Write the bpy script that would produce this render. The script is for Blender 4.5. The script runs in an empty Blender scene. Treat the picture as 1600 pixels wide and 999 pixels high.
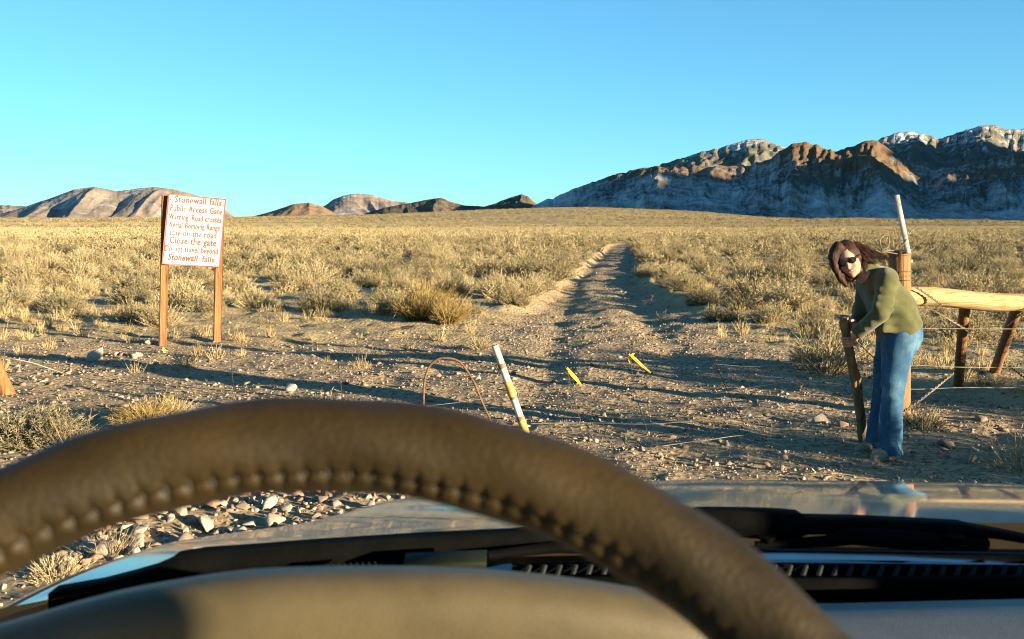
import bpy, math, random
import numpy as np
from mathutils import Vector, Matrix

# ------------------------------------------------------------------ camera, sky, sun, exposure
S = bpy.context.scene
COL = S.collection
F = 1570.0                                     # focal length in pixels of the 1600 px wide photograph
TH = math.atan(154.5 / F)                      # downward pitch of the lens
EYE = 1.55
cam = bpy.data.objects.new('camera', bpy.data.cameras.new('camera'))
COL.objects.link(cam)
cam.location = (0, 0, EYE)
cam.rotation_euler = (math.pi / 2 - TH, 0, 0)
cam.data.sensor_width = 36
cam.data.lens = 36 * F / 1600
cam.data.clip_start = 0.02
cam.data.clip_end = 30000
cam.data.dof.use_dof = True
cam.data.dof.focus_distance = 12
cam.data.dof.aperture_fstop = 16
S.camera = cam

SUN_EL = math.radians(8.4)
SUN_AZ = math.radians(57)                      # to the right of straight behind the camera
SUND = np.array([math.sin(SUN_AZ) * math.cos(SUN_EL), -math.cos(SUN_AZ) * math.cos(SUN_EL), math.sin(SUN_EL)])
W = bpy.data.worlds.new('World')
S.world = W
W.use_nodes = True
nt = W.node_tree
sky = nt.nodes.new('ShaderNodeTexSky')
sky.sky_type = 'NISHITA'
sky.sun_disc = False
sky.sun_elevation = SUN_EL
sky.sun_rotation = math.atan2(SUND[0], SUND[1])
sky.altitude = 1500
sky.air_density = 1.0
sky.dust_density = 0.0
sky.ozone_density = 2.5
bg = nt.nodes['Background']
bg.inputs['Strength'].default_value = 0.072
tint = nt.nodes.new('ShaderNodeMix')           # the photograph's cool, saturated rendering of the clear winter sky
tint.data_type = 'RGBA'
tint.blend_type = 'MULTIPLY'
tint.inputs[0].default_value = 1.0
tint.inputs[7].default_value = (0.42, 0.85, 1.01, 1)
gam = nt.nodes.new('ShaderNodeGamma')
gam.inputs['Gamma'].default_value = 0.78
nt.links.new(sky.outputs[0], gam.inputs['Color'])
nt.links.new(gam.outputs[0], tint.inputs[6])
nt.links.new(tint.outputs[2], bg.inputs['Color'])
sl = bpy.data.lights.new('sun', 'SUN')
sl.energy = 5.0
sl.angle = math.radians(0.5)
sl.color = (1.0, 0.81, 0.52)
so = bpy.data.objects.new('sun', sl)
COL.objects.link(so)
so.rotation_euler = Vector(SUND).to_track_quat('Z', 'Y').to_euler()
so.location = (20, -20, 30)
S.view_settings.view_transform = 'Standard'
S.view_settings.look = 'None'
S.view_settings.gamma = 1
S.view_settings.exposure = 2.3
S.render.engine = 'CYCLES'
S.cycles.use_denoising = True
S.cycles.filter_width = 1.1
S.cycles.max_bounces = 6
S.cycles.diffuse_bounces = 3

# ------------------------------------------------------------------ helpers
RNG = np.random.default_rng(7)
fwd = np.array([0, math.cos(TH), -math.sin(TH)])
upv = np.array([0, math.sin(TH), math.cos(TH)])
CAM = np.array([0, 0, EYE])


def ray(X, Y):
    d = fwd + (X - 800) / F * np.array([1.0, 0, 0]) - (Y - 499.5) / F * upv
    return d / d[1]


def P(X, Y, d):                                # the point at forward distance d (metres) seen at a pixel
    return CAM + ray(X, Y) * d


def G(X, Y, z=0.0):                            # the point of level z seen at a pixel
    r = ray(X, Y)
    return CAM + r * ((z - EYE) / r[2])


def hash2(ix, iy, seed):
    n = (ix.astype(np.int64) * 374761393 + iy.astype(np.int64) * 668265263 + seed * 982451653) & 0xffffffff
    n = ((n ^ (n >> 13)) * 1274126177) & 0xffffffff
    n = (n ^ (n >> 16)) & 0xffffffff
    return n / 4294967295.0


def vnoise(x, y, seed=0):
    x = np.asarray(x, float); y = np.asarray(y, float)
    ix = np.floor(x); iy = np.floor(y)
    fx = x - ix; fy = y - iy
    fx = fx * fx * (3 - 2 * fx); fy = fy * fy * (3 - 2 * fy)
    a = hash2(ix, iy, seed); b = hash2(ix + 1, iy, seed); c = hash2(ix, iy + 1, seed); d = hash2(ix + 1, iy + 1, seed)
    return (a * (1 - fx) + b * fx) * (1 - fy) + (c * (1 - fx) + d * fx) * fy * 1.0


def fbm(x, y, seed=0, octv=4, ridged=False):
    t = 0; amp = 1; s = 0
    for o in range(octv):
        v = vnoise(np.asarray(x) * 2 ** o, np.asarray(y) * 2 ** o, seed + o * 17)
        if ridged:
            v = 1 - abs(2 * v - 1)
        t = t + v * amp; s += amp; amp *= 0.5
    return t / s


def sstep(a, b, x):
    t = np.clip((np.asarray(x, float) - a) / (b - a), 0, 1)
    return t * t * (3 - 2 * t)


def fast_mesh(name, V, faces_list, smooth=False, mats=None, attr=None, mat_idx=None):
    """faces_list: list of int arrays (n,3) or (n,4)"""
    me = bpy.data.meshes.new(name)
    V = np.asarray(V, np.float32)
    me.vertices.add(len(V)); me.vertices.foreach_set('co', V.ravel())
    loops = []; starts = []; tot = 0
    for f in faces_list:
        f = np.asarray(f, np.int32)
        if len(f) == 0:
            continue
        k = f.shape[1]
        starts.append(tot + np.arange(len(f)) * k)
        loops.append(f.ravel()); tot += f.size
    loops = np.concatenate(loops).astype(np.int32); starts = np.concatenate(starts).astype(np.int32)
    me.loops.add(len(loops)); me.loops.foreach_set('vertex_index', loops)
    me.polygons.add(len(starts)); me.polygons.foreach_set('loop_start', starts)
    me.update(calc_edges=True)
    if smooth:
        me.polygons.foreach_set('use_smooth', np.ones(len(starts), bool))
    for m in (mats or []):
        me.materials.append(m)
    if mat_idx is not None:
        me.polygons.foreach_set('material_index', np.asarray(mat_idx, np.int32))
    for an, arr in (attr or {}).items():
        a = me.attributes.new(an, 'FLOAT', 'POINT')
        a.data.foreach_set('value', np.asarray(arr, np.float32))
    me.update()
    return me


class MB:
    """collects boxes, tubes and patches (world coordinates) into ONE mesh"""
    def __init__(s):
        s.V = []; s.Q = []; s.T = []; s.n = 0

    def add(s, V, Q=(), T=()):
        V = np.asarray(V, float)
        if len(Q): s.Q.append(np.asarray(Q) + s.n)
        if len(T): s.T.append(np.asarray(T) + s.n)
        s.V.append(V); s.n += len(V)

    def tube(s, pts, rad, k=10, caps=True, flat=None):
        pts = np.asarray(pts, float); n = len(pts)
        rad = np.broadcast_to(np.asarray(rad, float), (n,))
        T = np.gradient(pts, axis=0); T /= np.linalg.norm(T, axis=1)[:, None] + 1e-12
        ref = np.array([0, 0, 1.0]) if abs(T[0][2]) < 0.9 else np.array([1.0, 0, 0])
        V = []
        A = np.cross(T[0], ref); A /= np.linalg.norm(A)
        for i in range(n):
            A = A - T[i] * (A @ T[i]); A /= np.linalg.norm(A)
            B = np.cross(T[i], A)
            a = np.arange(k) * 2 * math.pi / k
            fa, fb = flat if flat else (1, 1)
            V.append(pts[i] + rad[i] * (fa * np.cos(a)[:, None] * A + fb * np.sin(a)[:, None] * B))
        V = np.concatenate(V)
        i = np.arange(n - 1)[:, None] * k; j = np.arange(k)[None]; j2 = (j + 1) % k
        Q = np.stack([i + j, i + j2, i + k + j2, i + k + j], -1).reshape(-1, 4)
        T3 = []
        if caps:
            V = np.vstack([V, pts[0], pts[-1]]); c0 = n * k; c1 = c0 + 1
            for q in range(k):
                T3.append((c0, (q + 1) % k, q)); T3.append((c1, (n - 1) * k + q, (n - 1) * k + (q + 1) % k))
        s.add(V, Q, T3)
        return s

    def box(s, c, ax, ay, az):
        """centre and three half-axis vectors, edges bevelled a little"""
        c, ax, ay, az = (np.asarray(v, float) for v in (c, ax, ay, az))
        b = 0.12 * min(np.linalg.norm(ax), np.linalg.norm(ay), np.linalg.norm(az))
        import bmesh
        bm = bmesh.new(); bmesh.ops.create_cube(bm, size=2)
        M = np.stack([ax, ay, az], 1)
        for v in bm.verts: v.co = Vector(M @ np.array(v.co))
        bmesh.ops.bevel(bm, geom=list(bm.edges), offset=b, segments=1, affect='EDGES')
        bmesh.ops.triangulate(bm, faces=[f for f in bm.faces if len(f.verts) > 4])
        bm.verts.index_update()
        s.add([c + np.array(v.co) for v in bm.verts], [[v.index for v in f.verts] for f in bm.faces if len(f.verts) == 4],
              [[v.index for v in f.verts] for f in bm.faces if len(f.verts) == 3])
        bm.free()
        return s

    def grid(s, A, closed_u=False, closed_v=False):
        A = np.asarray(A, float); n, m = A.shape[:2]
        idx = np.arange(n * m).reshape(n, m)
        if closed_u: idx = np.vstack([idx, idx[:1]])
        if closed_v: idx = np.hstack([idx, idx[:, :1]])
        Q = np.stack([idx[:-1, :-1], idx[:-1, 1:], idx[1:, 1:], idx[1:, :-1]], -1).reshape(-1, 4)
        s.add(A.reshape(-1, 3), Q)
        return s

    def prism(s, poly, thick):
        """closed outline (n,3) extruded by the vector thick"""
        poly = np.asarray(poly, float); n = len(poly); thick = np.asarray(thick, float)
        import bmesh
        bm = bmesh.new()
        a = [bm.verts.new(p) for p in poly]
        f = bm.faces.new(a)
        r = bmesh.ops.extrude_face_region(bm, geom=[f])
        for v in r['geom']:
            if isinstance(v, bmesh.types.BMVert): v.co += Vector(thick)
        bmesh.ops.recalc_face_normals(bm, faces=bm.faces)
        bmesh.ops.triangulate(bm, faces=bm.faces)
        bm.verts.index_update()
        s.add([np.array(v.co) for v in bm.verts], (), [[v.index for v in f.verts] for f in bm.faces])
        bm.free()
        return s

    def build(s, name, mat, parent=None, smooth=True, loc=None, attr=None):
        V = np.concatenate(s.V)
        o_loc = np.array(loc if loc is not None else (0, 0, 0), float)
        base = world_loc(parent) if parent is not None else np.zeros(3)
        Q = [np.concatenate(s.Q)] if s.Q else []
        T = [np.concatenate(s.T)] if s.T else []
        me = fast_mesh(name, V - base - o_loc, Q + T, smooth, [mat], attr)
        o = bpy.data.objects.new(name, me)
        COL.objects.link(o)
        o.location = o_loc
        if parent is not None: o.parent = parent
        if smooth:
            set_sharp(me)
        return o


def set_sharp(me, deg=40):
    import bmesh
    bm = bmesh.new(); bm.from_mesh(me)
    for e in bm.edges:
        if len(e.link_faces) == 2 and e.calc_face_angle(0) > math.radians(deg):
            e.smooth = False
    bm.to_mesh(me); bm.free()


def world_loc(o):
    p = np.zeros(3)
    while o is not None:
        p = p + np.array(o.location); o = o.parent
    return p


def tag(o, label=None, cat=None, group=None, kind=None):
    if label: o['label'] = label
    if cat: o['category'] = cat
    if group: o['group'] = group
    if kind: o['kind'] = kind
    return o


def thing(name, label, cat, loc, group=None):
    o = bpy.data.objects.new(name, None)
    o.empty_display_size = 0.1
    COL.objects.link(o); o.location = loc
    return tag(o, label, cat, group)


# ------------------------------------------------------------------ materials
def new_mat(name):
    m = bpy.data.materials.new(name); m.use_nodes = True
    n = m.node_tree
    return m, n, n.nodes['Principled BSDF'], n.links


ALB = 0.78                                     # one overall level for the base colours


def ramp(n, stops):
    r = n.nodes.new('ShaderNodeValToRGB')
    e = r.color_ramp.elements
    while len(e) < len(stops): e.new(0.5)
    mask = all(v in (0, 1) for _, c in stops for v in c)
    for el, (p, c) in zip(e, stops):
        el.position = p; el.color = (*(c if mask else [v * ALB for v in c]), 1)
    return r


def noise_mat(name, stops, scale=5, stretch=(1, 1, 1), rough=0.8, detail=6, bump=0.0, bump_scale=None, metallic=0, coat=0, coord='Object', spec=0.5, distortion=0.0, sheen=0):
    m, n, b, L = new_mat(name)
    tc = n.nodes.new('ShaderNodeTexCoord'); mp = n.nodes.new('ShaderNodeMapping')
    mp.inputs['Scale'].default_value = stretch
    L.new(tc.outputs[coord], mp.inputs['Vector'])
    t = n.nodes.new('ShaderNodeTexNoise'); t.inputs['Scale'].default_value = scale; t.inputs['Detail'].default_value = detail
    t.inputs['Roughness'].default_value = 0.65; t.inputs['Distortion'].default_value = distortion
    L.new(mp.outputs[0], t.inputs['Vector'])
    r = ramp(n, stops); L.new(t.outputs['Fac'], r.inputs[0]); L.new(r.outputs[0], b.inputs['Base Color'])
    b.inputs['Roughness'].default_value = rough; b.inputs['Metallic'].default_value = metallic
    b.inputs['Coat Weight'].default_value = coat; b.inputs['Coat Roughness'].default_value = 0.05
    b.inputs['Specular IOR Level'].default_value = spec
    if sheen: b.inputs['Sheen Weight'].default_value = sheen
    if bump:
        t2 = n.nodes.new('ShaderNodeTexNoise'); t2.inputs['Scale'].default_value = bump_scale or scale * 3; t2.inputs['Detail'].default_value = 5
        L.new(mp.outputs[0], t2.inputs['Vector'])
        bp = n.nodes.new('ShaderNodeBump'); bp.inputs['Strength'].default_value = bump; bp.inputs['Distance'].default_value = 0.01
        L.new(t2.outputs['Fac'], bp.inputs['Height']); L.new(bp.outputs[0], b.inputs['Normal'])
    return m


def plant_mat(name, c0, c1, c2):
    """dry stems: colour differs from stem to stem (attribute tint) and from plant to plant"""
    m, n, b, L = new_mat(name)
    a = n.nodes.new('ShaderNodeAttribute'); a.attribute_name = 'tint'
    oi = n.nodes.new('ShaderNodeObjectInfo')
    ad = n.nodes.new('ShaderNodeMath'); ad.operation = 'MULTIPLY_ADD'; ad.inputs[1].default_value = 0.55
    mu = n.nodes.new('ShaderNodeMath'); mu.operation = 'MULTIPLY'; mu.inputs[1].default_value = 0.45
    L.new(oi.outputs['Random'], mu.inputs[0])
    L.new(a.outputs['Fac'], ad.inputs[0]); L.new(mu.outputs[0], ad.inputs[2])
    r = ramp(n, [(0.05, c0), (0.5, c1), (0.95, c2)])
    L.new(ad.outputs[0], r.inputs[0]); L.new(r.outputs[0], b.inputs['Base Color'])
    b.inputs['Roughness'].default_value = 0.85; b.inputs['Specular IOR Level'].default_value = 0.15
    return m


M = {}
M['sage'] = plant_mat('sage', (0.13, 0.112, 0.064), (0.32, 0.26, 0.145), (0.47, 0.39, 0.225))
M['sage_grey'] = plant_mat('sage_grey', (0.075, 0.073, 0.047), (0.21, 0.18, 0.105), (0.38, 0.32, 0.19))
M['straw'] = plant_mat('straw', (0.20, 0.135, 0.045), (0.34, 0.245, 0.09), (0.44, 0.335, 0.15))
M['grass'] = plant_mat('grass', (0.28, 0.20, 0.085), (0.43, 0.33, 0.165), (0.52, 0.42, 0.24))
M['twig'] = plant_mat('twig', (0.09, 0.07, 0.045), (0.20, 0.155, 0.09), (0.36, 0.29, 0.18))
M['wood_post'] = noise_mat('wood_post', [(0.30, (0.05, 0.02, 0.007)), (0.42, (0.16, 0.066, 0.019)), (0.56, (0.25, 0.112, 0.033)), (0.72, (0.35, 0.175, 0.056))], 4, (11, 11, 0.7), 0.85, bump=0.8, bump_scale=9, distortion=0.5)
M['wood_rail'] = noise_mat('wood_rail', [(0.30, (0.11, 0.055, 0.018)), (0.39, (0.33, 0.20, 0.075)), (0.5, (0.47, 0.32, 0.14)), (0.8, (0.58, 0.43, 0.22))], 4, (0.6, 11, 11), 0.75, bump=0.8, bump_scale=9, distortion=1.6)
M['wood_dark'] = noise_mat('wood_dark', [(0.3, (0.075, 0.048, 0.023)), (0.55, (0.18, 0.118, 0.05)), (0.8, (0.40, 0.25, 0.085))], 3, (8, 8, 1.2), 0.85, bump=0.6, bump_scale=9)
M['rust'] = noise_mat('rust', [(0.3, (0.06, 0.025, 0.012)), (0.7, (0.22, 0.10, 0.04))], 40, rough=0.9, bump=0.4)
M['wire'] = noise_mat('wire', [(0.3, (0.17, 0.145, 0.11)), (0.7, (0.40, 0.35, 0.28))], 30, rough=0.5, metallic=0.3)
M['wire_dark'] = noise_mat('wire_dark', [(0.3, (0.06, 0.045, 0.03)), (0.7, (0.18, 0.13, 0.08))], 30, rough=0.6, metallic=0.3)
M['yellow'] = noise_mat('yellow', [(0.3, (0.62, 0.36, 0.02)), (0.7, (0.80, 0.52, 0.04))], 40, rough=0.45)
M['white_paint'] = noise_mat('white_paint', [(0.3, (0.26, 0.22, 0.17)), (0.5, (0.52, 0.48, 0.42)), (0.8, (0.68, 0.64, 0.58))], 22, (1, 1, .4), 0.6, bump=0.15)
M['band_orange'] = noise_mat('band_orange', [(0.3, (0.36, 0.17, 0.03)), (0.7, (0.68, 0.40, 0.09))], 30, rough=0.7)
M['band_dark'] = noise_mat('band_dark', [(0.3, (0.12, 0.08, 0.04)), (0.7, (0.24, 0.16, 0.075))], 30, rough=0.8)
M['sign_white'] = noise_mat('sign_white', [(0.2, (0.50, 0.49, 0.47)), (0.6, (0.58, 0.575, 0.565))], 6, rough=0.5)
M['sign_red'] = noise_mat('sign_red', [(0.3, (0.46, 0.035, 0.03)), (0.7, (0.66, 0.08, 0.05))], 25, rough=0.6)
M['letter_red'] = noise_mat('letter_red', [(0.25, (0.36, 0.045, 0.022)), (0.6, (0.28, 0.020, 0.009))], 14, rough=0.6)
M['rock'] = noise_mat('rock', [(0.25, (0.13, 0.095, 0.068)), (0.5, (0.24, 0.18, 0.13)), (0.78, (0.36, 0.28, 0.215))], 9, rough=0.9, bump=0.6, bump_scale=30)
M['rock_pale'] = noise_mat('rock_pale', [(0.25, (0.27, 0.215, 0.165)), (0.7, (0.46, 0.385, 0.31))], 9, rough=0.9, bump=0.5, bump_scale=30)
M['rock_red'] = noise_mat('rock_red', [(0.25, (0.17, 0.09, 0.06)), (0.7, (0.40, 0.245, 0.17))], 9, rough=0.9, bump=0.5, bump_scale=30)
M['leather'] = noise_mat('leather', [(0.3, (0.006, 0.0040, 0.0012)), (0.62, (0.027, 0.0178, 0.0055))], 13, rough=0.55, bump=0.14, bump_scale=500, spec=0.22)
M['thread'] = noise_mat('thread', [(0.3, (0.012, 0.01, 0.006)), (0.7, (0.03, 0.024, 0.014))], 60, rough=0.8)
M['dash'] = noise_mat('dash', [(0.3, (0.056, 0.044, 0.021)), (0.7, (0.088, 0.070, 0.035))], 20, rough=0.55, bump=0.12, bump_scale=900, spec=0.45)
M['dash_grey'] = noise_mat('dash_grey', [(0.3, (0.10, 0.10, 0.095)), (0.7, (0.14, 0.14, 0.13))], 20, rough=0.5, bump=0.12, bump_scale=700, spec=0.5)
M['black'] = noise_mat('black', [(0.3, (0.001, 0.0013, 0.0013)), (0.7, (0.0026, 0.003, 0.003))], 30, rough=0.85, bump=0.1, spec=0.04)
M['black_gloss'] = noise_mat('black_gloss', [(0.3, (0.01, 0.012, 0.014)), (0.7, (0.025, 0.028, 0.03))], 20, rough=0.18)
M['plate'] = noise_mat('plate', [(0.3, (0.003, 0.006, 0.003)), (0.7, (0.011, 0.015, 0.008))], 25, (1, 1, 6), 0.7, spec=0.1)
M['skin'] = noise_mat('skin', [(0.3, (0.36, 0.185, 0.125)), (0.7, (0.47, 0.255, 0.18))], 20, rough=0.5)
M['hair'] = noise_mat('hair', [(0.3, (0.013, 0.004, 0.0025)), (0.55, (0.036, 0.012, 0.006)), (0.8, (0.085, 0.029, 0.013))], 25, (3, 3, 0.6), 0.6, bump=0.6, bump_scale=60, spec=0.2)
M['fleece'] = noise_mat('fleece', [(0.3, (0.055, 0.060, 0.024)), (0.7, (0.105, 0.105, 0.045))], 9, rough=0.95, bump=0.25, bump_scale=220, sheen=0.2, spec=0.1)
M['denim'] = noise_mat('denim', [(0.3, (0.016, 0.05, 0.115)), (0.52, (0.038, 0.105, 0.19)), (0.75, (0.14, 0.235, 0.31))], 7, (1, 1, .6), 0.9, bump=0.2, bump_scale=260, spec=0.1)
M['shoe'] = noise_mat('shoe', [(0.3, (0.15, 0.125, 0.075)), (0.7, (0.27, 0.23, 0.15))], 22, rough=0.8, bump=0.2)
M['lips'] = noise_mat('lips', [(0.3, (0.36, 0.10, 0.085)), (0.7, (0.42, 0.13, 0.11))], 20, rough=0.45)
M['lens'] = noise_mat('lens', [(0.3, (0.012, 0.008, 0.008)), (0.7, (0.02, 0.013, 0.013))], 5, rough=0.12)


def paint_mat():
    """dusty metallic grey clear-coated paint"""
    m, n, b, L = new_mat('car_paint')
    tc = n.nodes.new('ShaderNodeTexCoord'); t = n.nodes.new('ShaderNodeTexNoise')
    t.inputs['Scale'].default_value = 6; t.inputs['Detail'].default_value = 8; t.inputs['Roughness'].default_value = 0.7
    L.new(tc.outputs['Object'], t.inputs['Vector'])
    r = ramp(n, [(0.35, (0.24, 0.22, 0.18)), (0.7, (0.38, 0.335, 0.26))]); L.new(t.outputs['Fac'], r.inputs[0])
    L.new(r.outputs[0], b.inputs['Base Color'])
    b.inputs['Metallic'].default_value = 0.35; b.inputs['Roughness'].default_value = 0.42
    b.inputs['Coat Weight'].default_value = 1.0; b.inputs['Coat Roughness'].default_value = 0.06; b.inputs['Coat IOR'].default_value = 1.55
    return m


M['paint'] = paint_mat()


def ground_mat():
    m, n, b, L = new_mat('desert_ground')
    N = n.nodes.new
    geo = N('ShaderNodeNewGeometry')
    def noise(scale, detail=6, rough=0.65, vec=None):
        t = N('ShaderNodeTexNoise'); t.inputs['Scale'].default_value = scale; t.inputs['Detail'].default_value = detail; t.inputs['Roughness'].default_value = rough
        L.new(vec or geo.outputs['Position'], t.inputs['Vector']); return t
    def mix(f, a, b2):
        x = N('ShaderNodeMix'); x.data_type = 'RGBA'
        L.new(f, x.inputs[0]); L.new(a, x.inputs[6]); L.new(b2, x.inputs[7]); return x.outputs[2]
    road = N('ShaderNodeAttribute'); road.attribute_name = 'road'
    far = N('ShaderNodeAttribute'); far.attribute_name = 'far'
    # bare stony dirt
    v = N('ShaderNodeTexVoronoi'); v.inputs['Scale'].default_value = 34; L.new(geo.outputs['Position'], v.inputs['Vector'])
    vr = ramp(n, [(0.1, (0.19, 0.138, 0.088)), (0.45, (0.33, 0.245, 0.155)), (0.9, (0.48, 0.375, 0.25))])
    sep = N('ShaderNodeSeparateColor'); L.new(v.outputs['Color'], sep.inputs[0]); L.new(sep.outputs[0], vr.inputs[0])
    n1 = noise(1.3); n1r = ramp(n, [(0.3, (0.28, 0.205, 0.128)), (0.7, (0.44, 0.33, 0.20))]); L.new(n1.outputs['Fac'], n1r.inputs[0])
    nf = noise(9); nfr = ramp(n, [(0.42, (0, 0, 0)), (0.6, (1, 1, 1))]); L.new(nf.outputs['Fac'], nfr.inputs[0])
    dirt = mix(nfr.outputs[0], n1r.outputs[0], vr.outputs[0])
    # field soil under the brush, straw litter
    n2 = noise(3.1, 8, 0.75); fr = ramp(n, [(0.3, (0.24, 0.175, 0.10)), (0.5, (0.42, 0.315, 0.17)), (0.72, (0.56, 0.44, 0.25))]); L.new(n2.outputs['Fac'], fr.inputs[0])
    near = mix(road.outputs['Fac'], fr.outputs[0], dirt)
    # far brush-covered plain, the shade between its clumps averaged into the colour
    mp = N('ShaderNodeMapping'); mp.inputs['Scale'].default_value = (1, 0.55, 1); L.new(geo.outputs['Position'], mp.inputs['Vector'])
    n3 = noise(0.16, 10, 0.8, mp.outputs[0]); f3 = ramp(n, [(0.33, (0.19, 0.15, 0.08)), (0.47, (0.38, 0.29, 0.155)), (0.7, (0.50, 0.39, 0.215))]); L.new(n3.outputs['Fac'], f3.inputs[0])
    n4 = noise(0.006, 6, 0.6, mp.outputs[0]); f4 = ramp(n, [(0.35, (0.33, 0.265, 0.145)), (0.65, (0.50, 0.38, 0.20))]); L.new(n4.outputs['Fac'], f4.inputs[0])
    h = N('ShaderNodeMix'); h.data_type = 'RGBA'; h.inputs[0].default_value = 0.45; L.new(f3.outputs[0], h.inputs[6]); L.new(f4.outputs[0], h.inputs[7])
    colr = mix(far.outputs['Fac'], near, h.outputs[2])
    L.new(colr, b.inputs['Base Color'])
    b.inputs['Roughness'].default_value = 0.95; b.inputs['Specular IOR Level'].default_value = 0.1
    # pebble relief near, brush relief far
    vb = N('ShaderNodeTexVoronoi'); vb.feature = 'SMOOTH_F1'; vb.inputs['Scale'].default_value = 26; L.new(geo.outputs['Position'], vb.inputs['Vector'])
    iv = N('ShaderNodeMath'); iv.operation = 'SUBTRACT'; iv.inputs[0].default_value = 1; L.new(vb.outputs['Distance'], iv.inputs[1])
    nb = noise(14, 8, 0.75)
    su = N('ShaderNodeMath'); su.operation = 'ADD'; L.new(iv.outputs[0], su.inputs[0]); L.new(nb.outputs['Fac'], su.inputs[1])
    b1 = N('ShaderNodeBump'); b1.inputs['Strength'].default_value = 1.0; b1.inputs['Distance'].default_value = 0.035; L.new(su.outputs[0], b1.inputs['Height'])
    n5 = noise(0.35, 8, 0.75)
    m5 = N('ShaderNodeMath'); m5.operation = 'MULTIPLY'; L.new(n5.outputs['Fac'], m5.inputs[0]); L.new(far.outputs['Fac'], m5.inputs[1])
    b2 = N('ShaderNodeBump'); b2.inputs['Strength'].default_value = 1.0; b2.inputs['Distance'].default_value = 1.4; L.new(m5.outputs[0], b2.inputs['Height'])
    L.new(b1.outputs[0], b2.inputs['Normal']); L.new(b2.outputs[0], b.inputs['Normal'])
    return m


def mountain_mat(name, rock0, rock1, rock2, snow_lo, snow_hi, snow_amt, fleck=0.02, thr=(0.97, 1.3), bump=0.9, sunlit_brown=None):
    """bare rock and scrub with thin snow above a ragged snow line"""
    m, n, b, L = new_mat(name)
    N = n.nodes.new
    geo = N('ShaderNodeNewGeometry')
    def noise(scale, detail=8, rough=0.7):
        t = N('ShaderNodeTexNoise'); t.inputs['Scale'].default_value = scale; t.inputs['Detail'].default_value = detail; t.inputs['Roughness'].default_value = rough
        L.new(geo.outputs['Position'], t.inputs['Vector']); return t
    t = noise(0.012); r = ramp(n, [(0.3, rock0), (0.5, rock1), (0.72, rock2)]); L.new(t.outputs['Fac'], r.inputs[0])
    sx = N('ShaderNodeSeparateXYZ'); L.new(geo.outputs['Position'], sx.inputs[0])
    mr = N('ShaderNodeMapRange'); mr.clamp = True; mr.inputs[1].default_value = snow_lo; mr.inputs[2].default_value = snow_hi; L.new(sx.outputs['Z'], mr.inputs[0])
    a = noise(fleck, 10, 0.78); bb = noise(0.0045, 5, 0.6)
    # snow amount = line + patches + flecks, melted off the slopes that face the sun side
    s1 = N('ShaderNodeMath'); s1.operation = 'MULTIPLY_ADD'; s1.inputs[1].default_value = snow_amt; L.new(mr.outputs[0], s1.inputs[0]); L.new(a.outputs['Fac'], s1.inputs[2])
    s2 = N('ShaderNodeMath'); s2.operation = 'MULTIPLY_ADD'; s2.inputs[1].default_value = 0.7; L.new(bb.outputs['Fac'], s2.inputs[0]); L.new(s1.outputs[0], s2.inputs[2])
    sn = N('ShaderNodeSeparateXYZ'); L.new(geo.outputs['True Normal'], sn.inputs[0])
    s3 = N('ShaderNodeMath'); s3.operation = 'MULTIPLY_ADD'; s3.inputs[1].default_value = -0.10; L.new(sn.outputs['X'], s3.inputs[0]); L.new(s2.outputs[0], s3.inputs[2])
    sr = ramp(n, [(0.0, (0, 0, 0)), (1.0, (1, 1, 1))])
    m2 = N('ShaderNodeMapRange'); m2.inputs[1].default_value = thr[0]; m2.inputs[2].default_value = thr[1]; L.new(s3.outputs[0], m2.inputs[0])
    L.new(m2.outputs[0], sr.inputs[0])
    rock = r.outputs[0]
    if sunlit_brown:  # the crags' sunlit brown, mixed into the rock colour by height
        mw = N('ShaderNodeMapRange'); mw.inputs[1].default_value = 95; mw.inputs[2].default_value = 150; L.new(sx.outputs['Z'], mw.inputs[0])
        xw = N('ShaderNodeMix'); xw.data_type = 'RGBA'; xw.inputs[7].default_value = (*sunlit_brown, 1); L.new(mw.outputs[0], xw.inputs[0]); L.new(rock, xw.inputs[6]); rock = xw.outputs[2]
    x = N('ShaderNodeMix'); x.data_type = 'RGBA'; x.inputs[7].default_value = (0.62, 0.63, 0.65, 1)
    L.new(sr.outputs[0], x.inputs[0]); L.new(rock, x.inputs[6]); L.new(x.outputs[2], b.inputs['Base Color'])
    b.inputs['Roughness'].default_value = 0.95; b.inputs['Specular IOR Level'].default_value = 0.05
    nb = noise(0.03, 10, 0.75)
    bp = N('ShaderNodeBump'); bp.inputs['Strength'].default_value = bump; bp.inputs['Distance'].default_value = 9; L.new(nb.outputs['Fac'], bp.inputs['Height']); L.new(bp.outputs[0], b.inputs['Normal'])
    return m


# ------------------------------------------------------------------ ground: one sheet round the camera to the horizon
RD_Y = np.array([0, 8, 12, 19.5, 28.6, 44, 61, 75, 95]); RD_X = np.array([0.6, 0.9, 1.2, 1.75, 2.6, 4.6, 6.7, 9, 14])
RD_W = np.array([4.2, 3.4, 1.9, 1.25, 0.95, 0.82, 0.78, 0.75, 0.7])


def road_mask(x, y):
    x = np.asarray(x, float); y = np.asarray(y, float)
    c = np.interp(y, RD_Y, RD_X); w = np.interp(y, RD_Y, RD_W)
    w = w * (1 + 0.25 * (fbm(x * .5, y * .35, 5) - .5) * 2)
    r = 1 - sstep(w * .85, w * 1.25, np.abs(x - c))
    r = r * (1 - sstep(62, 74, y))
    edge = 12.6 + (fbm(x * .6 + 9, x * .1, 3) - .5) * 2.2 + -6.9 * sstep(2.3, 3.3, x)
    apron = 1 - sstep(edge - .8, edge + .8, y)
    return np.maximum(r, apron)


PLX = np.array([-900, 0, 370, 600, 750, 870, 930, 1000, 1100, 1180, 1260, 1330, 1450, 1600, 2500.])
PLY = np.array([343, 343, 341, 337, 330, 326, 325.5, 328, 333, 340, 344, 342, 345, 347, 347.])


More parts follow.
